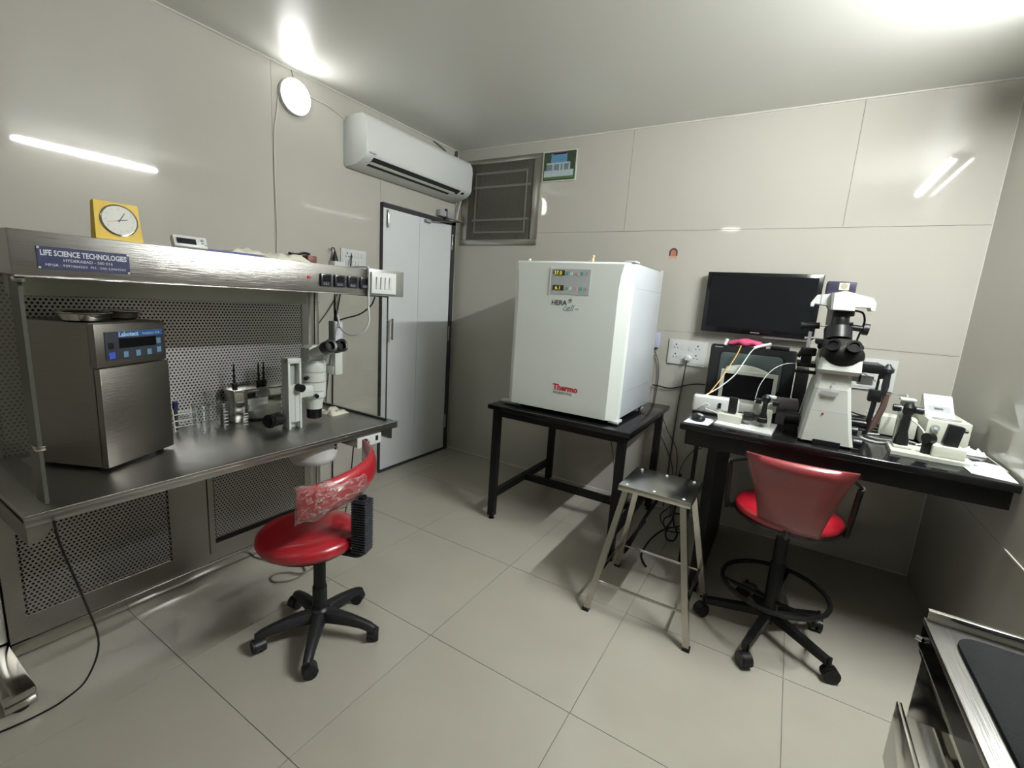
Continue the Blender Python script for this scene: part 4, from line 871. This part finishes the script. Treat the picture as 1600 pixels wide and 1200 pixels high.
# extension box
t = thing('extension_box', 'white rounded extension socket box at the left end of the bench', 'socket box', (2.19, -.66, ZR))
part('box_body', B().box((2.196, -.665, ZR+.046), (.205, .055, .082), M.Rotation(.12, 4, 'Z'), .010, 3), WHITE, t)
part('box_base', B().box((2.196, -.665, ZR+.003), (.20, .05, .006), M.Rotation(.12, 4, 'Z')), BLACKP, t)
part('rocker_switch', B().box((2.218, -.693, ZR+.05), (.013, .004, .026), M.Rotation(.12, 4, 'Z')), BLACKP, t)
cable('white cable looped over the front of the extension box', [(2.12, -.708, ZR+.02), (2.14, -.714, ZR+.04), (2.158, -.712, ZR+.055), (2.175, -.712, ZR+.045), (2.16, -.714, ZR+.03), (2.20, -.71, ZR+.02), (2.24, -.715, ZR+.01), (2.29, -.72, ZR+.012)], .003, WHITE)
sheet('notepaper', [(2.100+.008, -.955, ZR), (2.21, -.945, ZR), (2.22, -.80, ZR), (2.118, -.80, ZR)], mat('bluish_paper', (.66, .66, .80), .7), 'white paper sheet under the mouse at the bench corner', 'paper', .0015)
t = thing('computer_mouse', 'black and silver computer mouse lying on the paper', 'mouse', (2.155, -.865, ZR+.0015))
part('mouse_body', B().ell((2.155, -.865, ZR+.012), (.030, .050, .020), 20, 12, M.Rotation(.3, 4, 'Z')), BLACKP, t); part('mouse_inlay', B().ell((2.160, -.872, ZR+.023), (.016, .024, .0105), 14, 8, M.Rotation(.6, 4, 'Z')), SILVER, t)
bm_ = bpy.data.objects['mouse_body'].data
for v in bm_.vertices:
    if v.co.z < 0: v.co.z = 0
# manipulator left
def manip(label, poly, zb, name='micromanipulator'):
    t = thing(name, label, 'micromanipulator', (poly[0][0], poly[0][1], ZR)); return t
t = manip('left white micromanipulator joystick unit beside the large microscope', [(2.34, -.8)], 0)
part('base_plate', B().prism([(2.228, -.905, ZR+.001), (2.452, -.935, ZR+.001), (2.468, -.70, ZR+.001), (2.235, -.70, ZR+.001)], (0, 0, .008)), WHITE, t)
MWH = mat('manipulator_white', (.52, .54, .46), .4)
b = B(); b.loft([[V((2.235, -.845, ZR+.009)), V((2.325, -.855, ZR+.009)), V((2.332, -.775, ZR+.009)), V((2.238, -.77, ZR+.009))], [V((2.228, -.838, ZR+.042)), V((2.33, -.85, ZR+.040)), V((2.332, -.775, ZR+.046)), V((2.235, -.77, ZR+.046))]])
part('control_block', b, MWH, t)
part('black_unit', B().box((2.283, -.80, ZR+.083), (.036, .032, .07), M.Rotation(.1, 4, 'Z'), .003), BLACKP, t)
part('side_knob', B().cyl((2.335, -.81, ZR+.045), (2.372, -.815, ZR+.047), .019, n=16), BLACKP, t)
part('tower', B().bx(2.398, 2.442, -.80, -.755, ZR+.009, ZR+.085, .003), MWH, t)
part('tower_head', B().bx(2.362, 2.452, -.775, -.735, ZR+.068, ZR+.112, .006), MWH, t); part('head_cap', B().box((2.425, -.76, ZR+.138), (.046, .03, .014), None, .006), WHITE, t)
part('joystick', B().lathe((2.408, -.815, ZR+.03), (.02, 0, 1), [(.020, 0), (.019, .018), (.011, .045), (.010, .085), (.017, .095), (.018, .112), (.008, .122)], 18), BLACKP, t)
part('joystick_ring', B().lathe((2.409, -.815, ZR+.049), (.02, 0, 1), [(.0195, 0), (.0195, .002)], 18), SILVER, t)
for (x, y) in ((2.382, -.79), (2.448, -.79)): part('wheel', B().cyl((x-.012, y, ZR+.118), (x+.012, y, ZR+.118), .013, n=14), BLACKP, t)
part('plate_slot', B().bx(2.372, 2.395, -.875, -.868, ZR+.009, ZR+.0095), GREYP, t)
solo('cylindrical_unit', B().cyl((2.44, -.62, ZR+.085), (2.53, -.60, ZR+.085), .038, n=20).bx(2.455, 2.495, -.64, -.58, ZR, ZR+.06), mat('motor_grey', (.14, .13, .14), .35), 'grey cylindrical unit left of the large microscope', 'device', (2.475, -.61, ZR))
solo('focus_drive', B().cyl((2.49, -.72, ZR+.05), (2.545, -.72, ZR+.05), .03, n=20).bx(2.50, 2.54, -.75, -.69, ZR, ZR+.03), BLACKP, 'black focus drive knob on the left foot of the large microscope', 'knob', (2.52, -.72, ZR))
# manipulator right
t = manip('right white micromanipulator joystick unit beside the paper sheets', [(2.95, -.76)], 0)
RX = M.Rotation(.02, 4, 'Z')
part('base_plate', B().prism([(2.852, -.855, ZR+.001), (3.075, -.865, ZR+.001), (3.075, -.70, ZR+.001), (2.862, -.68, ZR+.001)], (0, 0, .014)), MWH, t)
part('tower_foot', B().bx(2.868, 2.925, -.79, -.715, ZR+.015, ZR+.025, .003), MWH, t)
b = B(); b.bx(2.872, 2.882, -.735, -.71, ZR+.025, ZR+.12, .002); b.bx(2.905, 2.915, -.735, -.71, ZR+.025, ZR+.13, .002); b.bx(2.872, 2.915, -.72, -.71, ZR+.025, ZR+.195, .002)
part('tower', b, MWH, t, smooth=False); part('tower_cap', B().box((2.893, -.72, ZR+.20), (.05, .035, .012), None, .004), WHITE, t)
part('yellow_strip', B().bx(2.904, 2.910, -.7415, -.7352, ZR+.06, ZR+.13), mat('pale_yellow', (.55, .52, .2), .5), t)
part('joystick', B().lathe((2.893, -.755, ZR+.025), (.02, 0, 1), [(.024, 0), (.023, .02), (.014, .055), (.013, .12), (.018, .128), (.02, .15), (.012, .165)], 18), BLACKP, t)
for s_ in (-1, 1): part('wheel', B().cyl((2.893+s_*.022, -.755, ZR+.168), (2.893+s_*.046, -.755, ZR+.167), .014, n=14), BLACKP, t); part('wheel_collar', B().cyl((2.893+s_*.014, -.755, ZR+.170), (2.893+s_*.022, -.755, ZR+.169), .006, n=10), CHROME, t)
part('control_block', B().box((3.02, -.795, ZR+.036), (.095, .075, .04), RX, .003), MWH, t)
part('black_unit', B().box((3.03, -.79, ZR+.096), (.044, .032, .078), M.Rotation(.05, 4, 'Z') @ M.Rotation(.12, 4, 'Y'), .003), BLACKP, t)
part('unit_peg', B().cyl((3.05, -.79, ZR+.118), (3.068, -.79, ZR+.118), .006, n=10), BLACKP, t)
part('side_knob', B().cyl((2.972, -.80, ZR+.075), (2.952, -.815, ZR+.076), .020, n=16).cyl((2.962, -.80, ZR+.015), (2.962, -.80, ZR+.06), .016, n=14), BLACKP, t)
part('plate_slot', B().bx(2.935, 2.96, -.80, -.793, ZR+.015, ZR+.0158), GREYP, t)
t = thing('controller_box', 'small cream box behind the right joystick unit', 'box', (2.93, -.44, ZR))
part('box_body', B().box((2.925, -.45, ZR+.045), (.125, .10, .083), M.Rotation(-.1, 4, 'Z'), .002), CREAM, t); part('box_feet', B().bx(2.88, 2.97, -.48, -.42, ZR, ZR+.004), BLACKP, t)
t = thing('power_supply', 'cream power supply box with a round dial against the right wall', 'power supply', (3.06, -.50, ZR))
part('box_body', B().bx(2.992, 3.128, -.60, -.33, ZR+.004, ZR+.118, .003), CREAM, t); part('box_feet', B().bx(3.0, 3.12, -.58, -.35, ZR, ZR+.004), BLACKP, t)
part('dial', B().cyl((3.018, -.600, ZR+.085), (3.018, -.612, ZR+.085), .014, n=20), GREYP, t); part('dial_cap', B().cyl((3.018, -.612, ZR+.085), (3.018, -.615, ZR+.085), .006, n=12), WHITE, t)
t = thing('display_unit', 'white sloped display unit on top of the cream power supply', 'display unit', (3.05, -.45, ZR+.118))
P = [(2.995, -.53, ZR+.1185), (2.995, -.41, ZR+.1185), (2.995, -.40, ZR+.19), (2.995, -.42, ZR+.20)]
part('unit_case', B().prism(P, (.095, 0, 0)), WHITE, t)
nn_ = (V((0, -.11, -.0815)).cross(V((1, 0, 0)))).normalized()
if nn_.y > 0: nn_ = -nn_
def onface(a, b_, c, d):
    o1 = V((2.995, -.53, ZR+.1185)); e1 = V((0, .11, .0815)); q = [o1+V((a, 0, 0))+e1*c, o1+V((b_, 0, 0))+e1*c, o1+V((b_, 0, 0))+e1*d, o1+V((a, 0, 0))+e1*d]; return B().prism(q, nn_*.001)
part('display', onface(.012, .083, .26, .50), GREYP, t); part('display_digits', onface(.03, .06, .32, .42), mat('pale_grey', (.25, .27, .27), .5), t)
solo('rubber_band', B().tube([(3.005+.05+.045*math.cos(2*PI*k/14), -.565+.022*math.sin(2*PI*k/14), ZR+.1205) for k in range(14)], .0022, 6, 2, True), GREYP, 'oval grey tube ring lying on the cream power supply', 'tube', (3.05, -.565, ZR+.118))
t = thing('flat_tray', 'dark glossy flat tray lying beneath the white papers', 'tray', (3.13, -.70, ZR)); part('tray_body', B().bx(3.09, 3.171, -.84, -.62, ZR, ZR+.010, .002), BLACKG, t); part('tray_edge', B().bx(3.1712, 3.1745, -.86, -.60, ZR, ZR+.013), CREAM, t)
sheet('paper_sheets', [(3.062, -.935, ZR+.0005), (3.17, -.965, ZR+.0005), (3.170, -.80, ZR+.0125), (3.13, -.775, ZR+.0125), (3.095, -.80, ZR+.0125), (3.083, -.70, ZR+.0125), (3.055, -.80, ZR+.004)], PAPER, 'bright white paper sheets at the right end of the bench', 'paper', .002)
crumple('cloth', (3.135, -.64, ZR+.0105), (.07, .075, .034), WHITE, 'crumpled white cloth beside the cream power supply', 'cloth', 21)
# cables on bench
WC = mat('white_cable', (.62, .62, .60), .5)
cable('thin grey white tube arching from the left joystick unit to the large microscope', [(2.365, -.76, .955), (2.375, -.74, 1.02), (2.41, -.70, 1.085), (2.46, -.66, 1.118), (2.52, -.66, 1.125), (2.58, -.70, 1.12)], .0014, WC)
cable('thin white tube from the large microscope to the right holder', [(2.70, -.68, 1.12), (2.74, -.66, 1.115), (2.79, -.64, 1.085), (2.81, -.64, 1.07)], .0018, WC)
cable('thin white tube slanting from the wall socket to the right joystick tower', [(2.955, -.012, .975), (2.93, -.30, 1.0), (2.905, -.60, 1.04), (2.895, -.70, 1.043)], .0025, WC)
cable('white cable curving over the bench in front of the cream box', [(2.74, -.60, ZR+.02), (2.78, -.66, ZR+.006), (2.82, -.70, ZR+.005), (2.87, -.675, ZR+.004)], .004, WC)
cable('thin white cable coiled beside the right joystick plate', [(2.86, -.52, ZR+.005), (2.82, -.54, ZR+.005), (2.80, -.58, ZR+.005), (2.84, -.62, ZR+.005), (2.90, -.60, ZR+.005), (2.95, -.56, ZR+.005), (2.99, -.63, ZR+.005), (2.955, -.66, ZR+.005), (2.93, -.645, ZR+.005), (2.91, -.58, ZR+.005)], .003, WC)
cable('white cable looping around the power supply front left side', [(2.92, -.50, ZR+.095), (2.96, -.56, ZR+.09), (2.985, -.63, ZR+.06), (2.98, -.67, ZR+.03), (2.95, -.70, ZR+.02)], .003, WC)
for k, (dx, m_, lb) in enumerate(((0, BLACKP, 'black cable lying tangled behind the large microscope'), (.03, WC, 'white cable lying tangled behind the large microscope'), (.06, BLACKP, 'second black cable in the tangle by the cream box'), (.015, WC, 'second white cable in the tangle near the wall'))):
    rnd = random.Random(30+k); pts = [(2.76+.15*rnd.random(), -.12-.05*q-.03*rnd.random(), ZR+.006+.012*k) for q in range(8)]
    cable(lb, pts, .004, m_)
# ------------------------------------------------------------ inverted microscope
t = thing('inverted_microscope', 'large white and black inverted microscope in the middle of the right bench', 'microscope', (2.64, -.68, ZR))
IW = mat('microscope_ivory', (.52, .54, .49), .34, noise=.02)
def ring4(x0_, x1_, yf_, yb_, z, c=.012): return [V((x0_+c, yf_, z)), V((x1_-c, yf_, z)), V((x1_, yf_+c, z)), V((x1_, yb_, z)), V((x0_, yb_, z)), V((x0_, yf_+c, z))]
S3 = [(2.545, 2.728, -.925, -.45, ZR+.012), (2.551, 2.716, -.922, -.46, .90), (2.558, 2.704, -.918, -.48, .970)]
part('body_base', B().loft([ring4(*s) for s in S3]), IW, t)
part('body_middle', B().loft([ring4(2.559, 2.703, -.917, -.49, .9715), ring4(2.570, 2.690, -.910, -.52, 1.057)]), IW, t)
part('body_upper', B().loft([ring4(2.571, 2.689, -.909, -.54, 1.0585), ring4(2.577, 2.685, -.885, -.56, 1.118)]), IW, t)
part('head_collar', B().loft([ring4(2.572, 2.702, -.905, -.56, 1.119), ring4(2.568, 2.708, -.925, -.56, 1.135), ring4(2.575, 2.705, -.90, -.58, 1.20), ring4(2.590, 2.690, -.82, -.60, 1.225)]), IW, t)
part('body_seam', B().loft([ring4(2.5595, 2.7025, -.9165, -.49, .9695), ring4(2.5595, 2.7025, -.9165, -.49, .972)]), GREYP, t); part('body_seam', B().loft([ring4(2.571, 2.6895, -.9095, -.53, 1.0565), ring4(2.571, 2.6895, -.9095, -.53, 1.059)]), GREYP, t)
part('base_recess', B().bx(2.595, 2.685, -.93, -.86, ZR+.0015, ZR+.022), BLACKP, t)
for (x, y) in ((2.57, -.89), (2.70, -.89), (2.57, -.50), (2.70, -.50)): part('foot', B().cyl((x, y, ZR), (x, y, ZR+.014), .014, n=12), BLACKP, t)
part('badge', B().prism([(2.592, -.9175, 1.052), (2.652, -.9175, 1.052), (2.645, -.919, 1.034), (2.600, -.919, 1.034)], (0, -.003, 0)), SILVER, t); part('red_button', B().ell((2.612, -.921, .962), (.004, .003, .004), 10, 6), mat('red_spot', (.4, .02, .05), .4), t)
part('front_screw', B().cyl((2.628, -.911, 1.082), (2.628, -.915, 1.082), .004, n=8), GREYP, t)
part('side_knob', B().cyl((2.725, -.66, ZR+.06), (2.785, -.66, ZR+.06), .026, n=20), BLACKG, t); part('side_knob', B().cyl((2.725, -.72, ZR+.04), (2.755, -.72, ZR+.04), .020, n=20), BLACKP, t); part('side_knob', B().cyl((2.728, -.88, ZR+.024), (2.755, -.88, ZR+.024), .02, n=16), BLACKP, t)
# binocular head
part('binocular_head', B().ell((2.640, -.87, 1.190), (.074, .062, .058), 24, 14, M.Rotation(.3, 4, 'X')).ell((2.640, -.835, 1.225), (.07, .055, .03), 20, 10), BLACKM, t)
for s_, xo in ((-1, 0), (1, 0)):
    p0 = V((2.642+s_*.028, -.875, 1.205)); d = V((s_*.06-.08, -.66, .33)).normalized()
    part('eyepiece', B().lathe(p0, d, [(.023, 0), (.021, .03), (.022, .035), (.0245, .055), (.0245, .066), (.016, .066), (.015, .058)], 22), BLACKG, t)
part('head_plate', B().bx(2.55, 2.69, -.80, -.70, 1.225, 1.245, .003), BLACKP, t)
part('nosepiece', B().cyl((2.63, -.70, 1.243), (2.625, -.68, 1.29), .05, n=24), BLACKP, t)
# transmitted light pillar
part('pillar', B().loft([[V((2.588, -.64, 1.12)), V((2.605, -.64, 1.12)), V((2.605, -.58, 1.12)), V((2.588, -.58, 1.12))], [V((2.580, -.64, 1.39)), V((2.60, -.64, 1.39)), V((2.60, -.58, 1.39)), V((2.580, -.58, 1.39))]]), SILVER, t)
part('condenser', B().bx(2.600, 2.658, -.69, -.60, 1.235, 1.365, .006), BLACKP, t); part('condenser_lens', B().lathe((2.629, -.685, 1.28), (0, 0, 1), [(.029, 0), (.030, .01), (.030, .05), (.026, .06)], 20), BLACKP, t); part('filter_tray', B().bx(2.600, 2.672, -.685, -.62, 1.345, 1.372, .004), BLACKP, t)
part('filter_knob', B().cyl((2.66, -.66, 1.315), (2.675, -.66, 1.315), .007, n=10), BLACKP, t)
lh = B(); P = [(2.512, 1.382), (2.512, 1.394), (2.530, 1.427), (2.566, 1.432), (2.590, 1.438), (2.625, 1.447), (2.662, 1.438), (2.700, 1.428), (2.722, 1.424), (2.735, 1.402), (2.735, 1.372), (2.722, 1.372), (2.718, 1.384), (2.67, 1.384), (2.66, 1.366), (2.582, 1.366), (2.572, 1.384), (2.526, 1.390), (2.524, 1.378), (2.512, 1.378)]
part('lamp_housing', B().prism([(p[0], -.70, p[1]) for p in P], (0, .12, 0)), mat('lamp_white', (.58, .60, .58), .35), t, smooth=False)
part('lamp_housing_front', B().loft([ring4(2.585, 2.665, -.735, -.69, 1.368, .006), ring4(2.578, 2.660, -.725, -.69, 1.437, .010)]), mat('lamp_white', (.58, .60, .58), .35), t)
part('lamp_joint', B().bx(2.545, 2.548, -.7012, -.60, 1.388, 1.431), GREYP, t)
ch = part('camera_box', B().bx(2.560, 2.662, -.66, -.56, 1.43, 1.488, .003), mat('camera_navy', (.02, .018, .04), .4), t); part('camera_label', B().bx(2.602, 2.637, -.6615, -.66, 1.452, 1.482), mat('label_cream', (.62, .52, .42), .5), ch); part('label_ring', B().cyl((2.6195, -.6615, 1.468), (2.6195, -.6625, 1.468), .012, n=18), mat('label_olive', (.30, .30, .22), .5), ch)
part('stage', B().bx(2.50, 2.595, -.72, -.56, 1.118, 1.136, .003), BLACKM, t); part('stage', B().bx(2.69, 2.80, -.72, -.56, 1.122, 1.158, .003), BLACKM, t)
part('stage_clamp', B().bx(2.498, 2.59, -.72, -.68, 1.09, 1.102, .002), BLACKM, t)
part('micro_arm', B().cyl((2.497, -.65, 1.292), (2.56, -.65, 1.298), .014, n=14).cyl((2.49, -.65, 1.292), (2.502, -.65, 1.292), .018, n=14), BLACKP, t); part('arm_pin', B().cyl((2.56, -.65, 1.298), (2.60, -.65, 1.300), .004, n=8), CHROME, t)
part('micro_arm', B().cyl((2.665, -.65, 1.300), (2.722, -.65, 1.296), .013, n=14).cyl((2.712, -.65, 1.297), (2.732, -.65, 1.295), .024, n=18), BLACKP, t); part('arm_pin', B().cyl((2.645, -.65, 1.301), (2.666, -.65, 1.300), .006, n=8), CHROME, t)
part('lamp_cable', B().tube([(2.672, -.66, 1.370), (2.700, -.66, 1.362), (2.712, -.655, 1.33), (2.708, -.65, 1.296), (2.700, -.65, 1.25), (2.698, -.66, 1.22)], .004, 8), BLACKP, t)
b = B(); b.cyl((2.53, -.66, 1.20), (2.53, -.66, 1.27), .007, n=10); b.cyl((2.512, -.66, 1.24), (2.55, -.66, 1.244), .005, n=10); part('holder_stem', b, SILVER, t)
part('holder', B().bx(2.505, 2.566, -.68, -.64, 1.165, 1.20, .006).cyl((2.500, -.66, 1.155), (2.515, -.66, 1.19), .009, n=12).bx(2.512, 2.552, -.675, -.645, 1.136, 1.165), BLACKP, t)
part('holder', B().bx(2.565, 2.592, -.70, -.63, 1.20, 1.24, .004), BLACKP, t)
part('right_holder', B().lathe((2.822, -.65, 1.03), (0, 0, 1), [(.012, 0), (.016, .04), (.014, .09), (.022, .10), (.022, .112), (.012, .122), (.006, .132)], 16), CHARC, t); part('right_holder_clamp', B().bx(2.800, 2.818, -.66, -.635, 1.05, 1.10, .003), WHITE, t)
part('right_arm', B().tube([(2.805, -.65, 1.12), (2.803, -.65, 1.06), (2.80, -.65, 1.00), (2.795, -.65, .92), (2.79, -.65, ZR+.02)], .010, 10), BLACKP, t); part('right_arm_block', B().bx(2.775, 2.82, -.665, -.625, 1.0, 1.05, .004), BLACKP, t)
part('water_tube', B().tube([(2.835, -.645, 1.04), (2.832, -.645, .98), (2.815, -.645, .91), (2.80, -.645, .87)], .012, 10), mat('amber_tube', (.10, .06, .05), .2), t)
part('white_module', B().bx(2.735, 2.79, -.60, -.57, 1.06, 1.098, .003), WHITE, t); part('module_bracket', B().bx(2.70, 2.745, -.60, -.58, 1.07, 1.125), GREYP, t)
solo('control_cabinet', B().bx(2.512, 2.565, -.36, -.16, ZR, ZR+.24, .004), BLACKP, 'tall black box behind the left side of the large microscope', 'box', (2.53, -.26, ZR))
# ============================================================ TROLLEY
t = thing('steel_trolley', 'polished steel trolley with drawers at the bottom right corner', 'trolley', (2.95, -2.3, 0))
part('top_plate', B().bx(2.755, 3.172, -2.62, -1.972, .768, .780, .002), STEELH, t)
part('upstand', B().bx(2.758, 3.172, -1.982, -1.972, .780, .800, .001), CHROME, t)
part('top_band', B().bx(2.757, 3.17, -2.618, -1.974, .722, .768), BLACKG, t)
part('cabinet', B().bx(2.764, 3.165, -2.61, -1.982, .06, .722, .002), CHROME, t)
part('edge_strip', B().bx(2.756, 2.764, -2.61, -1.99, .717, .722), CHROME, t)
part('corner_bolt', B().cyl((2.757, -1.99, .742), (2.749, -1.985, .742), .005, n=10), CHROME, t)
for (z0_, z1_, x_, y0_, y1_) in ((.60, .712, 2.700, -2.58, -2.156), (.50, .59, 2.655, -2.58, -2.20), (.40, .485, 2.63, -2.58, -2.22)):
    d_ = part('drawer', B().bx(x_+.006, 2.764, y0_+.01, y1_-.01, z0_+.01, z1_-.015), CHROME, t)
    part('drawer_front', B().bx(x_-.001, x_+.006, y0_, y1_, z0_, z1_, .001), CHROME, d_); part('drawer_handle', B().tube([(x_, y1_-.16, (z0_+z1_)/2), (x_-.02, y1_-.17, (z0_+z1_)/2), (x_-.02, y1_-.25, (z0_+z1_)/2), (x_, y1_-.26, (z0_+z1_)/2)], .004, 8, 3), CHROME, d_)
for (x, y) in ((2.79, -2.58), (2.79, -2.02), (3.14, -2.58), (3.14, -2.02)): part('caster', B().cyl((x-.012, y, .03), (x+.012, y, .03), .03, n=18).cyl((x, y, .03), (x, y, .065), .01, n=10), BLACKP, t)
def rrect(x0_, x1_, y0_, y1_, z, r):
    P = []
    for (cx_, cy_, a0) in ((x1_-r, y1_-r, 0), (x0_+r, y1_-r, 90), (x0_+r, y0_+r, 180), (x1_-r, y0_+r, 270)):
        for k in range(7): a = math.radians(a0+15*k); P.append(V((cx_+r*math.cos(a), cy_+r*math.sin(a), z)))
    return P
solo('rubber_mat', B().loft([rrect(2.786, 3.16, -2.60, -2.016, .7805, .035), rrect(2.786, 3.16, -2.60, -2.016, .788, .035), rrect(2.790, 3.156, -2.596, -2.020, .790, .033)]), MATB, 'thick black mat with rounded corners on the steel trolley', 'mat', (2.97, -2.3, .7805))
# ============================================================ CABLES AROUND THE TABLES
cable('black cable running along the wall from the incubator to the monitors', [(1.73, -.02, .83), (1.77, -.02, .828), (1.82, -.02, .822), (1.87, -.02, .83), (1.93, -.02, .855), (2.0, -.02, .875), (2.08, -.02, .88)], .004)
cable('thin dark cable hanging on the wall right of the incubator', [(1.715, -.012, 1.05), (1.745, -.012, .98), (1.758, -.012, .88), (1.76, -.012, .6), (1.85, -.012, .45), (1.93, -.03, .28), (1.95, -.05, .02)], .003, DC)
cable('second thin dark cable on the wall beside the black table leg', [(1.79, -.03, .69), (1.86, -.03, .55), (1.94, -.04, .42), (1.96, -.06, .2), (1.97, -.08, .008)], .003, DC)
cable('dark cable curving from the bench toward the floor behind the stool', [(2.13, -.10, .80), (2.14, -.08, .65), (2.10, -.06, .50), (2.03, -.06, .44), (1.98, -.08, .3), (1.97, -.15, .01)], .003, DC)
cable('thin dark cable hanging under the incubator table', [(1.70, -.72, .648), (1.72, -.70, .55), (1.74, -.70, .45), (1.745, -.70, .30), (1.74, -.71, .26)], .0025, DC)
cable('coiled black cable hanging behind the steel stool', [(2.04, -.45, .42), (2.04, -.45, .20), (2.05, -.47, .13), (2.08, -.5, .09), (2.07, -.52, .05), (2.03, -.52, .05), (2.02, -.49, .10), (2.04, -.46, .15), (2.045, -.45, .25), (2.05, -.45, .42)], .005)
cable('tangled black cable loops on the floor beneath the stool', [(1.99, -.30, .15), (1.95, -.35, .10), (2.0, -.42, .07), (2.08, -.38, .09), (2.05, -.30, .12), (1.97, -.32, .07), (2.01, -.40, .04), (2.09, -.36, .04), (2.04, -.28, .02)], .004)
cable('black cable lying on the floor beneath the steel stool with a plug end', [(2.04, -.47, .10), (1.99, -.50, .07), (1.95, -.58, .03), (1.945, -.70, .006), (1.975, -.775, .008), (2.0, -.81, .008)], .005)
cable('thick black cable clipped slanting behind the steel stool legs', [(1.99, -.60, .34), (1.94, -.72, .22), (1.90, -.84, .09), (1.885, -.86, .08), (1.90, -.80, .12), (1.94, -.70, .2)], .009)

for nm, gr in (('glass_beaker', 'glass beakers on the hood worktop'), ('clip', 'black clips on the steel box'), ('steel_dish', 'steel dishes on the bench incubator'),
               ('micromanipulator', 'joystick units beside the large microscope'), ('wall_socket', 'white socket boards on the walls')):
    for o in bpy.data.objects:
        if o.parent is None and o.name.split('.')[0] == nm: o['group'] = gr
